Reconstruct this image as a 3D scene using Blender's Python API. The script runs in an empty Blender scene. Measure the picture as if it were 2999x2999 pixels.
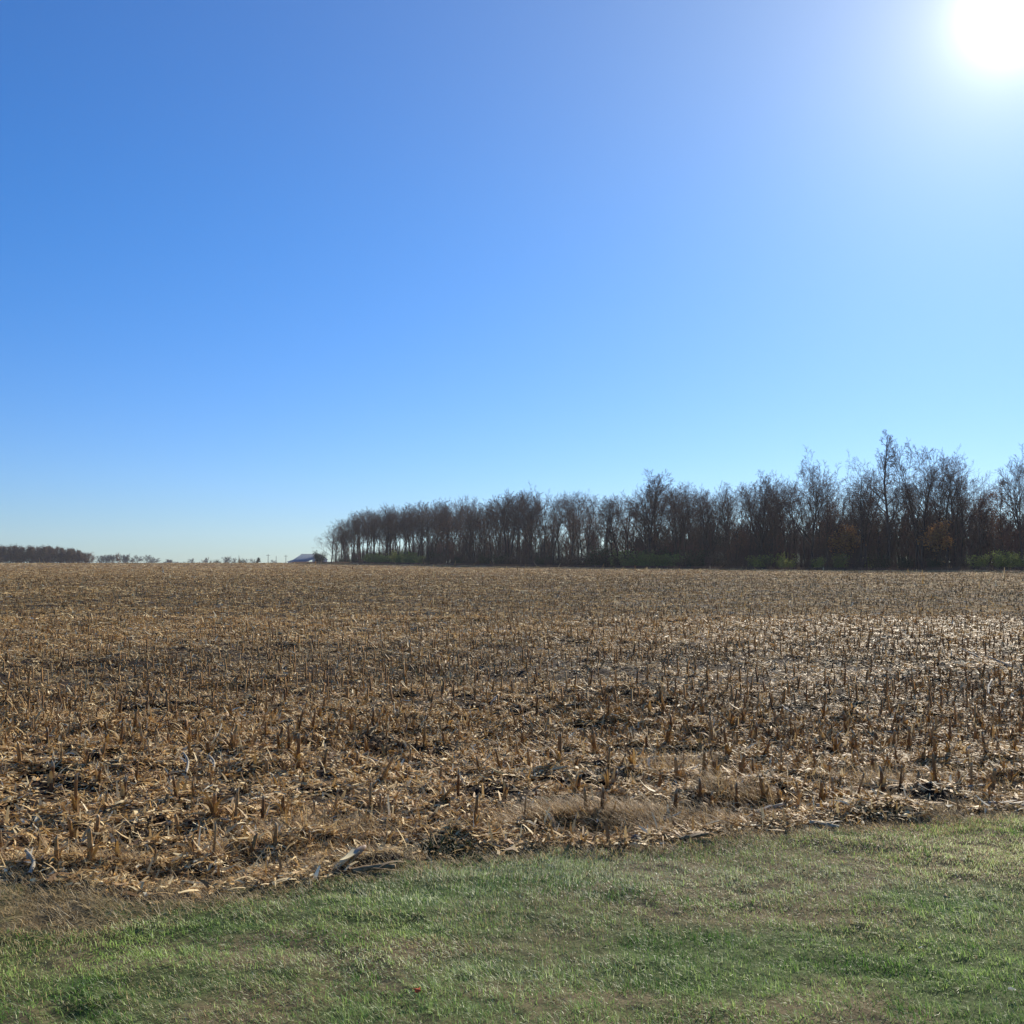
import bpy, math, random
import numpy as np
from mathutils import Vector, Matrix

# ------------------------------------------------------------------ camera, sky, sun
C = bpy.context.scene.collection
sc = bpy.context.scene
R = math.radians
EYE = 1.62
F = 1027.0                       # focal length in pixels of a 1024 px wide picture
PITCH = math.atan(49.8 / F)
cam_d = bpy.data.cameras.new("camera"); cam = bpy.data.objects.new("camera", cam_d); C.objects.link(cam)
cam_d.sensor_width = 36; cam_d.lens = 36 * F / 1024; cam_d.clip_start = .05; cam_d.clip_end = 6000
cam.location = (0, 0, EYE); cam.rotation_euler = (math.pi / 2 + PITCH, 0, 0)
sc.camera = cam

SUN_EL, SUN_AZ = R(26.15), R(26.50)      # azimuth measured from +Y towards +X
sun_dir = Vector((math.sin(SUN_AZ) * math.cos(SUN_EL), math.cos(SUN_AZ) * math.cos(SUN_EL), math.sin(SUN_EL)))
world = bpy.data.worlds.new("World"); sc.world = world; world.use_nodes = True
wt = world.node_tree; N = wt.nodes; L = wt.links
for n in list(N): N.remove(n)
def wn(t, **k):
    n = N.new(t)
    for a, b in k.items(): setattr(n, a, b)
    return n
def wmath(op, a, b=None):
    n = wn('ShaderNodeMath', operation=op)
    for i, v in enumerate((a, b)):
        if v is None: continue
        if isinstance(v, (int, float)): n.inputs[i].default_value = v
        else: L.new(v, n.inputs[i])
    return n.outputs[0]
sky = wn('ShaderNodeTexSky', sky_type='NISHITA'); sky.sun_disc = False
sky.sun_elevation = SUN_EL; sky.sun_rotation = SUN_AZ
sky.altitude = 200; sky.air_density = 1.0; sky.dust_density = 0.1; sky.ozone_density = 1.6
hsv = wn('ShaderNodeHueSaturation'); hsv.inputs['Saturation'].default_value = 1.12
L.new(sky.outputs[0], hsv.inputs['Color'])
tc = wn('ShaderNodeTexCoord')
sep = wn('ShaderNodeSeparateXYZ'); L.new(tc.outputs['Generated'], sep.inputs[0])
rise = wn('ShaderNodeMapRange', interpolation_type='SMOOTHSTEP'); rise.inputs[1].default_value = 0.0; rise.inputs[2].default_value = 0.36; L.new(sep.outputs[2], rise.inputs[0])
tone = wn('ShaderNodeMix', data_type='RGBA'); L.new(rise.outputs[0], tone.inputs[0])       # milky air low down, clear blue higher up
tone.inputs[6].default_value = (0.48, 0.71, 1.22, 1); tone.inputs[7].default_value = (0.28, 0.77, 1.34, 1)
tint = wn('ShaderNodeMix', data_type='RGBA', blend_type='MULTIPLY'); tint.inputs[0].default_value = 1
L.new(hsv.outputs[0], tint.inputs[6]); L.new(tone.outputs[2], tint.inputs[7])
# forward-scattered light round the sun: part of the sky
dot = wn('ShaderNodeVectorMath', operation='DOT_PRODUCT'); L.new(tc.outputs['Generated'], dot.inputs[0]); dot.inputs[1].default_value = sun_dir
ang = wmath('ARCCOSINE', wmath('MINIMUM', dot.outputs['Value'], 0.999999))
def lobe(width, colour):
    e = wmath('EXPONENT', wmath('MULTIPLY', ang, -1 / R(width)))
    n = wn('ShaderNodeVectorMath', operation='SCALE'); n.inputs[0].default_value = colour; L.new(e, n.inputs['Scale']); return n.outputs[0]
acc = tint.outputs[2]
for width, colour in ((0.85, (36, 35, 33)), (3.8, (5.8, 4.4, 3.8)), (17.0, (4.5, 3.95, 1.3))):
    ad = wn('ShaderNodeVectorMath', operation='ADD'); L.new(acc, ad.inputs[0]); L.new(lobe(width, colour), ad.inputs[1]); acc = ad.outputs[0]
bg = wn('ShaderNodeBackground'); bg.inputs['Strength'].default_value = 0.0735; L.new(acc, bg.inputs['Color'])
wo = wn('ShaderNodeOutputWorld'); L.new(bg.outputs[0], wo.inputs['Surface'])

sl = bpy.data.lights.new("sun", 'SUN'); sun = bpy.data.objects.new("sun", sl); C.objects.link(sun)
sl.energy = 5.0; sl.angle = R(0.53); sl.color = (1.0, 0.91, 0.77)
sun.rotation_euler = (-sun_dir).to_track_quat('-Z', 'Y').to_euler(); sun.location = (30, 60, 60)
sc.view_settings.view_transform = 'Standard'; sc.view_settings.look = 'None'
sc.view_settings.exposure = 0.43; sc.view_settings.gamma = 1.0; sc.view_settings.use_curve_mapping = False
sc.cycles.use_denoising = True
sc.cycles.max_bounces = 6; sc.cycles.transparent_max_bounces = 4; sc.cycles.volume_bounces = 1
sc.cycles.sample_clamp_indirect = 4.0
HAZE_DENSITY = 0.00009

# ------------------------------------------------------------------ helpers
rng = np.random.default_rng(7)
random.seed(7)

def vnoise(x, y, seed=0):
    xi = np.floor(x).astype(np.int64); yi = np.floor(y).astype(np.int64)
    fx = x - xi; fy = y - yi
    fx = fx * fx * (3 - 2 * fx); fy = fy * fy * (3 - 2 * fy)
    def h(a, b):
        v = (a * 374761393 + b * 668265263 + seed * 974634777) & 0xffffffff
        v = ((v ^ (v >> 13)) * 1274126177) & 0xffffffff
        v = v ^ (v >> 16)
        return (v & 0xffff) / 65535.0
    return (h(xi, yi) * (1 - fx) + h(xi + 1, yi) * fx) * (1 - fy) + (h(xi, yi + 1) * (1 - fx) + h(xi + 1, yi + 1) * fx) * fy

def fbm(x, y, seed=0, octv=4):
    s = 0; a = 1; t = 0
    for i in range(octv):
        s = s + a * vnoise(x * 2 ** i + 13.7 * i, y * 2 ** i - 7.1 * i, seed + i); t += a; a *= .55
    return s / t

def sstep(a, b, x):
    t = np.clip((x - a) / (b - a), 0, 1); return t * t * (3 - 2 * t)

def bump(x, y, cx, cy, rx, ry, a=0.0):
    c, s = math.cos(a), math.sin(a)
    u = ((x - cx) * c + (y - cy) * s) / rx; v = (-(x - cx) * s + (y - cy) * c) / ry
    return np.exp(-(u * u + v * v))

def mesh_obj(name, verts, faces, mat, parent=None, col=None, smooth=False, link=True):
    """verts (n,3); faces: (m,4) or (m,3) array, or a list of such arrays"""
    me = bpy.data.meshes.new(name)
    verts = np.asarray(verts, dtype=np.float32)
    fl = faces if isinstance(faces, (list, tuple)) else [faces]
    fl = [np.asarray(f, dtype=np.int32) for f in fl if len(f)]
    loops = np.concatenate([f.ravel() for f in fl])
    sizes = np.concatenate([np.full(len(f), f.shape[1], dtype=np.int32) for f in fl])
    starts = np.concatenate([[0], np.cumsum(sizes)[:-1]]).astype(np.int32)
    me.vertices.add(len(verts)); me.vertices.foreach_set('co', verts.ravel())
    me.loops.add(len(loops)); me.loops.foreach_set('vertex_index', loops)
    me.polygons.add(len(sizes)); me.polygons.foreach_set('loop_start', starts); me.polygons.foreach_set('loop_total', sizes)
    if col is not None:
        at = me.color_attributes.new('tone', 'FLOAT_COLOR', 'POINT')
        c4 = np.ones((len(verts), 4), dtype=np.float32); c4[:, :3] = col
        at.data.foreach_set('color', c4.ravel())
    if smooth: me.polygons.foreach_set('use_smooth', np.ones(len(sizes), dtype=bool))
    me.update(calc_edges=True); me.validate()
    me.materials.append(mat)
    o = bpy.data.objects.new(name, me)
    if link: C.objects.link(o)
    if parent: o.parent = parent
    return o

def tag(o, label=None, cat=None, group=None, kind=None):
    if label: o['label'] = label
    if cat: o['category'] = cat
    if group: o['group'] = group
    if kind: o['kind'] = kind
    return o

def empty(name, loc=(0, 0, 0), rz=0):
    o = bpy.data.objects.new(name, None); C.objects.link(o); o.location = loc; o.rotation_euler = (0, 0, rz); o.empty_display_size = .2
    return o

def copy_tree(o, parent=None):
    c = o.copy(); C.objects.link(c); c.parent = parent
    for ch in list(o.children): copy_tree(ch, c)
    return c

class Buf:
    def __init__(s): s.v = []; s.q = []; s.t = []; s.c = []; s.n = 0
    def add(s, v, q=None, t=None, c=None):
        v = np.asarray(v, dtype=np.float32).reshape(-1, 3)
        if q is not None and len(q): s.q.append(np.asarray(q, dtype=np.int32) + s.n)
        if t is not None and len(t): s.t.append(np.asarray(t, dtype=np.int32) + s.n)
        s.v.append(v)
        if c is not None: s.c.append(np.broadcast_to(np.asarray(c, dtype=np.float32), v.shape))
        s.n += len(v)
    def build(s, name, mat, parent=None, smooth=False):
        fl = []
        if s.q: fl.append(np.concatenate(s.q))
        if s.t: fl.append(np.concatenate(s.t))
        return mesh_obj(name, np.concatenate(s.v), fl, mat, parent, np.concatenate(s.c) if s.c else None, smooth)

# pixel (in a 1932 px wide picture) -> point on the plane z=z0 or at depth Y
def ray(px, py):
    u = (px - 966) / 966 * 512 / F; v = -(py - 966) / 966 * 512 / F
    cp, sp = math.cos(PITCH), math.sin(PITCH)
    return u, cp - v * sp, sp + v * cp
def gp(px, py, z0=0.0):
    x, y, z = ray(px, py); t = (z0 - EYE) / z
    return x * t, y * t
def at(px, py, Y):
    x, y, z = ray(px, py); t = Y / y
    return x * t, Y, EYE + z * t

# ------------------------------------------------------------------ materials
def mat(name, base=None, rough=.8, spec=.3, transl=0.0, tone=False, noise=None, tcol=None, bumpd=None):
    m = bpy.data.materials.new(name); m.use_nodes = True
    nt = m.node_tree; b = nt.nodes['Principled BSDF']; out = nt.nodes['Material Output']
    b.inputs['Roughness'].default_value = rough; b.inputs['Specular IOR Level'].default_value = spec
    src = None
    if tone:
        a = nt.nodes.new('ShaderNodeAttribute'); a.attribute_name = 'tone'; src = a.outputs['Color']
    if noise:
        c2, scale, detail = noise
        tcn = nt.nodes.new('ShaderNodeTexCoord')
        nz = nt.nodes.new('ShaderNodeTexNoise'); nz.inputs['Scale'].default_value = scale; nz.inputs['Detail'].default_value = detail
        nt.links.new(tcn.outputs['Object'], nz.inputs['Vector'])
        rp = nt.nodes.new('ShaderNodeMapRange'); rp.inputs[1].default_value = .35; rp.inputs[2].default_value = .65
        nt.links.new(nz.outputs['Fac'], rp.inputs[0])
        mx = nt.nodes.new('ShaderNodeMix'); mx.data_type = 'RGBA'
        nt.links.new(rp.outputs[0], mx.inputs[0])
        if src is None: mx.inputs[6].default_value = (*base, 1)
        else: nt.links.new(src, mx.inputs[6])
        if src is None: mx.inputs[7].default_value = (*c2, 1)
        else:
            mu = nt.nodes.new('ShaderNodeMix'); mu.data_type = 'RGBA'; mu.blend_type = 'MULTIPLY'; mu.inputs[0].default_value = 1
            nt.links.new(src, mu.inputs[6]); mu.inputs[7].default_value = (*c2, 1); nt.links.new(mu.outputs[2], mx.inputs[7])
        src = mx.outputs[2]
        if bumpd:
            bp = nt.nodes.new('ShaderNodeBump'); bp.inputs['Distance'].default_value = bumpd
            nt.links.new(nz.outputs['Fac'], bp.inputs['Height']); nt.links.new(bp.outputs[0], b.inputs['Normal'])
    if src is None: b.inputs['Base Color'].default_value = (*base, 1)
    else: nt.links.new(src, b.inputs['Base Color'])
    if transl:
        tr = nt.nodes.new('ShaderNodeBsdfTranslucent')
        if src is None: tr.inputs['Color'].default_value = (*base, 1)
        else: nt.links.new(src, tr.inputs['Color'])
        mixs = nt.nodes.new('ShaderNodeMixShader'); mixs.inputs[0].default_value = transl
        nt.links.new(b.outputs[0], mixs.inputs[1]); nt.links.new(tr.outputs[0], mixs.inputs[2]); nt.links.new(mixs.outputs[0], out.inputs['Surface'])
    return m

M_lawn = mat('lawn_soil', tone=True, rough=.95, spec=.1, noise=((.7, .68, .6), 14, 5), bumpd=.02)
M_field = mat('field_soil', tone=True, rough=.95, spec=.1, noise=((.55, .5, .48), 9, 6), bumpd=.03)
M_grass = mat('grass_blade', tone=True, rough=.44, spec=.26, transl=.52)
M_dead = mat('dead_grass', tone=True, rough=.6, spec=.2, transl=.42)
M_litter = mat('corn_litter', tone=True, rough=.62, spec=.12, transl=.13)
M_residue = mat('corn_residue', tone=True, rough=.85, spec=.04, transl=.15)
M_stalk = mat('corn_stalk', tone=True, rough=.7, spec=.12, noise=((.55, .48, .4), 40, 3))
M_stalk_far = mat('corn_stalk_far', tone=True, rough=.75, spec=.1)
M_bark = mat('bark', (.055, .036, .031), rough=.9, spec=.1, noise=((.085, .06, .05), 1.2, 4))
M_twig = mat('twig', (.10, .054, .045), rough=.8, spec=.15)
M_brush = mat('brush_twig', (.15, .070, .055), rough=.85, spec=.1, noise=((.06, .045, .045), .15, 2))
M_bark_hazed = mat('bark_hazed', (.17, .155, .145), rough=.9, spec=.1, noise=((.23, .21, .19), 1.2, 4))  # lightened bark: distance haze put into the colour of the far trees
M_russet = mat('russet_leaf', tone=True, rough=.7, spec=.15, transl=.35)
M_leaf = mat('leaf', tone=True, rough=.6, spec=.2, transl=.35)
M_barnroof = mat('barn_roof', (.19, .235, .29), rough=.8, spec=.2, noise=((.15, .19, .24), .6, 3))
M_barnwall = mat('barn_wall', (.62, .62, .60), rough=.7, noise=((.52, .52, .5), .8, 3))
M_dark = mat('dark_opening', (.02, .02, .022), rough=.9, noise=((.035, .033, .03), 1, 2))
M_wood = mat('pole_wood', (.12, .10, .08), rough=.9, noise=((.2, .17, .14), 3, 3))
M_stone = mat('stone', (.13, .115, .095), rough=.9, spec=.1, noise=((.24, .21, .17), 25, 6), bumpd=.02)

# ------------------------------------------------------------------ ground heights
edge_px = [(-200, 1680), (0, 1662), (200, 1690), (330, 1700), (480, 1672), (640, 1650), (740, 1640), (860, 1612), (1000, 1604), (1200, 1604),
           (1340, 1578), (1450, 1572), (1600, 1562), (1720, 1545), (1932, 1528), (2150, 1508)]
green_px = [(-200, 1775), (0, 1752), (200, 1742), (400, 1706), (560, 1684), (650, 1658), (760, 1644), (880, 1618), (1000, 1612), (1200, 1612),
            (1340, 1588), (1450, 1580), (1600, 1570), (1720, 1553), (1932, 1536), (2150, 1515)]
def curve(pts):
    g = np.array([gp(*p) for p in pts]); g = g[np.argsort(g[:, 0])]; return g
EG, GG = curve(edge_px), curve(green_px)
def interp_ext(x, G):
    y = np.interp(x, G[:, 0], G[:, 1])
    y = np.where(x < G[0, 0], G[0, 1] + (x - G[0, 0]) * .30, y)
    return np.where(x > G[-1, 0], G[-1, 1] + (x - G[-1, 0]) * .34, y)
def edgeY(x): return interp_ext(x, EG) + .16 * (fbm(x * 2.1, x * 0 + 3.3, 31, 3) - .5)
def greenY(x): return interp_ext(x, GG) + .22 * (fbm(x * 2.7, x * 0 + 1.3, 37, 3) - .5)

def heap(px, py, rx, ry, h, a=.3): x, y = gp(px, py); return (x, y, rx, ry, h, a)
HEAPS = [heap(1180, 1545, .75, .24, .065), heap(1420, 1500, .30, .18, .08), heap(1330, 1515, .35, .2, .09), heap(170, 1635, .42, .14, .10, .1),
         heap(290, 1600, .22, .16, .08), heap(860, 1585, .16, .10, .08), heap(720, 1632, .16, .08, .05), heap(520, 1590, .4, .15, .05),
         heap(1620, 1535, .5, .16, .07), heap(1760, 1500, .4, .15, .07), heap(370, 1635, .18, .09, .05), heap(1060, 1560, .3, .12, .06)]

def macro(x, y):
    z = 1.12 * sstep(235, 430, y) - .32 * sstep(-90, -330, x) * sstep(200, 380, y)
    z = z - 3.6 * sstep(455, 700, y) - 14 * sstep(900, 3000, np.hypot(x, y))
    z = z + .9 * bump(x, y, 98, 182, 16, 14)
    return z + .12 * (fbm(x / 30, y / 30, 5, 2) - .5) * sstep(15, 60, y)

def height(x, y):
    x = np.asarray(x, dtype=float); y = np.asarray(y, dtype=float)
    d = y - interp_ext(x, EG)
    f = sstep(-.05, .55, d); near = 1 - sstep(60, 160, np.hypot(x, y))
    lawn = .045 * (fbm(x * 1.1, y * 1.1, 11, 3) - .5) + .045 * (fbm(x * 4.5, y * 4.5, 12, 3) - .5)
    fld = .20 * (fbm(x * .9, y * .9, 21, 4) - .5) + .17 * (np.abs(fbm(x * 2.3, y * 2.3, 22, 3) - .5)) * 1.3 + .07 * (fbm(x * 7, y * 7, 23, 3) - .5)
    z = lawn * (1 - f) + (fld - .03) * f * near - .02 * f
    for (cx, cy, rx, ry, h, a) in HEAPS: z = z + h * bump(x, y, cx, cy, rx, ry, a)
    return z + macro(x, y)

# ------------------------------------------------------------------ ground sheet
fine = np.radians(np.linspace(-42, 42, 560)); coarse = np.radians(np.linspace(42, 318, 70))[1:-1]
th = np.concatenate([fine, coarse])
rr = np.concatenate([np.array([.05, .8, 1.6, 2.3]), np.arange(2.8, 13, .027), np.geomspace(13, 1100, 280)])
TH, RR = np.meshgrid(th, rr)
gx = (RR * np.sin(TH)).ravel(); gy = (RR * np.cos(TH)).ravel(); gz = height(gx, gy)
nt_, nr = len(th), len(rr)
ii, jj = np.meshgrid(np.arange(nr - 1), np.arange(nt_), indexing='ij')
a = ii * nt_ + jj; b = ii * nt_ + (jj + 1) % nt_
faces = np.stack([a, b, b + nt_, a + nt_], -1).reshape(-1, 4)
V = np.stack([gx, gy, gz], -1)
gD = gy - edgeY(gx)
fD = gD[faces].mean(1)
def lawn_tone(x, y):
    p = fbm(x * .9 + 3, y * 1.6, 41, 3)[:, None]
    g = np.array([.09, .12, .04]); br = np.array([.17, .135, .075])
    k = sstep(.42, .6, p)
    return g * (1 - k) + br * k
def field_tone(x, y):
    d = np.hypot(x, y)
    soil = np.array([.034, .022, .014]); res = np.array([.24, .155, .088]); res2 = np.array([.17, .105, .06])
    far = sstep(40, 170, d)[:, None]
    n = fbm(x * .18, y * .18, 51, 4)[:, None]
    r = res * n + res2 * (1 - n)
    tr = track_dark(x, y)[:, None]
    return (soil * (1 - far) + r * far) * (1 - .25 * tr)
ROW = np.array([-.5424, .8401]); PER = np.array([.8401, .5424])      # planting direction of the main field and across it
HEAD = np.array([.942, .336]); HPER = np.array([-.336, .942])       # headland rows run along the lawn edge
def track_dark(x, y):
    u = x * PER[0] + y * PER[1]
    v = x * ROW[0] + y * ROW[1]
    out = np.zeros_like(u)
    for c, w in ((-27, .5), (-20.5, .6), (-13, .5), (6, .5), (12, .5), (31, .7), (52, .7), (-48, .8), (-60, .8)):
        out = np.maximum(out, np.exp(-((u - c + .4 * np.sin(v * .05)) / w) ** 2))
    return out * sstep(18, 26, y)
def compact(fs, V):
    idx = np.unique(fs); mp = np.full(len(V), -1, dtype=np.int64); mp[idx] = np.arange(len(idx)); return idx, mp[fs]
fl_lawn = faces[fD < 0]; fl_field = faces[fD >= 0]
idx, f2 = compact(fl_lawn, V)
o = mesh_obj('lawn', V[idx], f2, M_lawn, col=lawn_tone(V[idx, 0], V[idx, 1]), smooth=True); tag(o, kind='structure')
idx, f2 = compact(fl_field, V)
o = mesh_obj('field', V[idx], f2, M_field, col=field_tone(V[idx, 0], V[idx, 1]), smooth=True); tag(o, kind='structure')

# ------------------------------------------------------------------ scattered blades and shreds
def strips(x, y, z, yaw, pitch, length, width, bend, roll, col, seg=2, taper=.15, basew=1.0):
    """n curved leaf strips; returns verts, quads, colours"""
    n = len(x)
    cy, sy = np.cos(yaw), np.sin(yaw)
    px, py, pz = x.copy(), y.copy(), z.copy()
    side = np.stack([-sy * np.cos(roll), cy * np.cos(roll), np.sin(roll)], -1)
    P = []; p = pitch.copy()
    W = []
    for k in range(seg + 1):
        t = k / seg
        w = width * (basew * (1 - t) + taper * t if basew < 1 else (1 - (1 - taper) * t ** 1.6)) * .5
        c = np.stack([px, py, pz], -1)
        P.append(c - side * w[:, None]); P.append(c + side * w[:, None])
        l = length / seg
        px = px + cy * np.cos(p) * l; py = py + sy * np.cos(p) * l; pz = pz + np.sin(p) * l
        p = p + bend / seg
    Vv = np.stack(P, 1)
    m = 2 * (seg + 1)
    base = (np.arange(n) * m)[:, None]
    q = []
    for k in range(seg): q.append(base + np.array([[2 * k, 2 * k + 1, 2 * k + 3, 2 * k + 2]]))
    q = np.concatenate(q, 1).reshape(-1, 4)
    cc = np.repeat(col[:, None, :], m, 1)
    return Vv.reshape(-1, 3), q, cc.reshape(-1, 3)

def pick(cols, w, n, jit=.2):
    cols = np.array(cols); w = np.array(w, float); w /= w.sum()
    c = cols[rng.choice(len(cols), n, p=w)]
    return c * (1 + jit * rng.uniform(-1, 1, (n, 1)))

# --- lawn grass (nobody could count it)
def scatter_wedge(n, y0, y1, spread, mx=.6):
    y = np.sqrt(rng.uniform(y0 * y0, y1 * y1, n)); x = rng.uniform(-1, 1, n) * (spread * y + mx); return x, y
x, y = scatter_wedge(1300000, 3.1, 10.2, .54, 1.7)
gr = y - greenY(x)
keep = rng.uniform(size=len(x)) < 1 - sstep(-.10, .06, gr); x, y, gr = x[keep], y[keep], gr[keep]
patch = fbm(x * .8 + 5, y * 1.5 + 2, 61, 3); patch2 = fbm(x * 1.9 + y * .8, y * 4.0, 62, 3)
clump = fbm(x * 7, y * 9, 63, 2)
keep = rng.uniform(size=len(x)) < .45 + .75 * clump; x, y, gr, patch, patch2, clump = [q[keep] for q in (x, y, gr, patch, patch2, clump)]
n = len(x)
deep = pick([(.065, .165, .026), (.11, .23, .038), (.165, .32, .055)], [1, 1, .7], n)
mid = pick([(.33, .47, .13), (.42, .54, .18), (.25, .40, .10)], [1, .8, .8], n)
brown = pick([(.42, .33, .18), (.32, .24, .14), (.52, .43, .26), (.32, .34, .14)], [1, 1, .6, .8], n)
pale = pick([(.68, .72, .42), (.72, .72, .50), (.58, .66, .32)], [1, .5, 1], n)  # pale sheen of the turf, painted as streaks of lighter blades
kb = .62 * sstep(.51, .66, patch * .6 + patch2 * .4 + .16 * sstep(-.7, 0, gr) + .03)
r0 = rng.uniform(size=n)
col = np.where((r0 < kb * .85)[:, None], brown, np.where((rng.uniform(size=n) < sstep(.3, .55, patch2))[:, None], mid, deep))
col = np.where((rng.uniform(size=n) < .05 + .38 * sstep(.45, .68, fbm(x * .7 + y * .5, y * 1.9, 68, 3) + .05 * sstep(.5, 3, x)))[:, None], pale, col)
h = (.017 + .024 * rng.uniform(size=n) ** 1.5) * (.5 + 1.1 * clump)
flow = 6.3 * fbm(x * .7, y * .7, 66, 2)
v, q, c = strips(x, y, height(x, y) - .004, flow + rng.normal(0, .9, n), rng.uniform(.30, 1.40, n), h, rng.uniform(.0017, .0034, n) * (1 + (y - 4) * .06),
                 rng.uniform(-1.5, -.2, n), rng.uniform(-.5, .5, n), col, 2)
g = mesh_obj('grass', v, q, M_grass, col=c); tag(g, 'short mown green grass with browned patches in the foreground', 'grass', kind='stuff')

# --- dead thatch between lawn and field
x, y = scatter_wedge(680000, 4.0, 10.6, .56, 1.7)
gr = y - greenY(x); ed = y - edgeY(x)
dens = sstep(-.22, .02, gr) * (1 - sstep(.0, .42, ed)) + .25 * sstep(0, .3, ed) * (1 - sstep(.6, 2.2, ed)) * sstep(.45, .6, fbm(x * .8, y * 1.2, 71, 2))
keep = rng.uniform(size=len(x)) < dens; x, y, ed, gr = x[keep], y[keep], ed[keep], gr[keep]
n = len(x)
col = pick([(.50, .375, .18), (.60, .47, .25), (.31, .22, .10), (.68, .57, .35), (.41, .285, .13)], [1, .8, 1, .35, 1], n)
hi = sstep(-.1, .5, ed)
v, q, c = strips(x, y, height(x, y) - .003, rng.normal(3.0, 1.3, n), rng.uniform(-.05, .9, n), (.03 + .05 * rng.uniform(size=n)) * (1 + 1.0 * hi), rng.uniform(.002, .005, n),
                 rng.uniform(-1.0, .3, n), rng.uniform(-.5, .5, n), col, 2)
g = mesh_obj('thatch', v, q, M_dead, col=c); tag(g, 'tan dead grass thatch along the border of the cornfield', 'dead grass', kind='stuff')

# --- corn litter
HUSK = [(.68, .53, .27), (.54, .38, .17), (.40, .25, .10), (.25, .145, .06), (.80, .68, .42), (.52, .32, .105)]
def litter_set(n, y0, y1, spread, sz, seg, power=2.0, wts=(1, 1.1, 1.1, .8, .35, .35)):
    u = rng.uniform(size=n)
    if power == 2.0: y = np.sqrt(y0 * y0 + u * (y1 * y1 - y0 * y0))
    else: y = y0 * (y1 / y0) ** u          # density falling with the square of distance
    x = rng.uniform(-1, 1, n) * (spread * y + 1.5)
    ed = y - edgeY(x)
    cl = fbm(x * 1.5, y * 1.5, 81, 3); cl2 = fbm(x * .25, y * .25, 82, 3)
    bu = x * HEAD[0] + y * HEAD[1]; bv = x * HPER[0] + y * HPER[1]
    band = fbm(bu * .10, bv * .42, 86, 3)
    dn = (.75 + .5 * sstep(.35, .6, band)) * sstep(-.10, .25, ed + .25 * (fbm(x * 3, y * 3, 88, 2) - .5)) * (.10 + 1.15 * sstep(.34, .62, cl * .5 + .5 * fbm(x * 4, y * 4, 84, 2)))
    keep = rng.uniform(size=n) < dn
    x, y, cl, cl2, band = x[keep], y[keep], cl[keep], cl2[keep], band[keep]; n = len(x)
    d = np.hypot(x, y); s = np.maximum(1, d / sz)
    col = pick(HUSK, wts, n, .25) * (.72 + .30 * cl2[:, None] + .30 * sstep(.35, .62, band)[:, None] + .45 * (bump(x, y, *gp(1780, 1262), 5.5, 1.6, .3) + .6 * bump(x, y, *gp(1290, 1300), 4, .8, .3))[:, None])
    big = rng.uniform(size=n) ** 2.8
    ln = (.025 + .115 * big) * s ** .85; wd = (.006 + .022 * rng.uniform(size=n) ** 1.5) * s ** .9
    k = 1 / np.minimum(s, 12); pitch = rng.normal(.05, .20, n) * k ** .6; pitch = np.where(rng.uniform(size=n) < .05 * k, rng.uniform(.5, 1.4, n), pitch)
    z = height(x, y) + (.004 + .030 * rng.uniform(size=n)) * np.minimum(s, 2.0)
    return strips(x, y, z, rng.uniform(0, 6.283, n), pitch, ln, wd, rng.normal(-.3, .6, n), rng.normal(0, .40, n) * k ** .35, col, seg, .35)
Bf = Buf()
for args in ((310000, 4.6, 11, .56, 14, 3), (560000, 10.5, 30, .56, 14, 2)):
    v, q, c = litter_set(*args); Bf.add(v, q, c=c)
# thin broken leaf fibres
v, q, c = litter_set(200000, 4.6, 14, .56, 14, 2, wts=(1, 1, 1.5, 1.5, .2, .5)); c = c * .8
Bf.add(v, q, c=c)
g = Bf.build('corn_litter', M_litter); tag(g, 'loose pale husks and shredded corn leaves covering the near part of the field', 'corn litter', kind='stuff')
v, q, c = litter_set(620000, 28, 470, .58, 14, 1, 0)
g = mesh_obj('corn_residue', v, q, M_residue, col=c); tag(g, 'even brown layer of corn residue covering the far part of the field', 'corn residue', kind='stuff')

# --- standing stubble positions
def row_points():
    P = []
    # headland rows parallel to the lawn edge
    y0 = float(edgeY(np.array([0.]))[0])
    for k in range(15):
        off = .42 + .76 * k
        s = np.arange(-26, 30, .165); s = s + rng.normal(0, .035, len(s))
        x = s * HEAD[0] + off * HPER[0] ; y = y0 + s * HEAD[1] + off * HPER[1] + rng.normal(0, .03, len(s))
        P.append(np.stack([x, y], -1))
    A = np.concatenate(P)
    P = []
    for u in np.arange(-260, 300, .76):
        v = np.arange(8, 330, .20) if abs(u) < 60 else np.arange(8, 540, .26)
        v = v + rng.normal(0, .05, len(v))
        x = u * PER[0] + v * ROW[0]; y = u * PER[1] + v * ROW[1]
        x = x + rng.normal(0, .035, len(v))
        ok = (y > 0) & (np.abs(x) < .58 * y + 2.5) & (y < 445)
        dd = np.hypot(x, y); ok &= rng.uniform(size=len(v)) < np.clip((32 / np.maximum(dd, 1)) ** 1.1, .06, 1)
        P.append(np.stack([x[ok], y[ok]], -1))
    B = np.concatenate(P)
    hline = lambda p: (p[:, 0] * HPER[0] + (p[:, 1] - y0) * HPER[1])
    B = B[hline(B) > .42 + .76 * 15]
    A = A[(A[:, 1] > 3) & (np.abs(A[:, 0]) < .56 * A[:, 1] + 1.8)]
    return A, B
A, B = row_points()
def survive(P, near):
    x, y = P[:, 0], P[:, 1]
    ed = y - edgeY(x)
    flat = bump(x, y, *gp(1780, 1262), 5.5, 1.5, .3) + .8 * bump(x, y, *gp(1000, 1420), 1.0, .35, .3) + .7 * bump(x, y, *gp(1150, 1560), .9, .3, .3) + .7 * bump(x, y, *gp(1430, 1262), 3, 1.0, .3)
    p = (.62 + .7 * sstep(.33, .6, fbm(x * .9, y * .9, 91, 3))) * sstep(.1, .3, ed) * (1 - .85 * np.clip(flat, 0, 1)) * (1 - .85 * track_dark(x, y))
    return P[rng.uniform(size=len(P)) < p * near]
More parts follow.
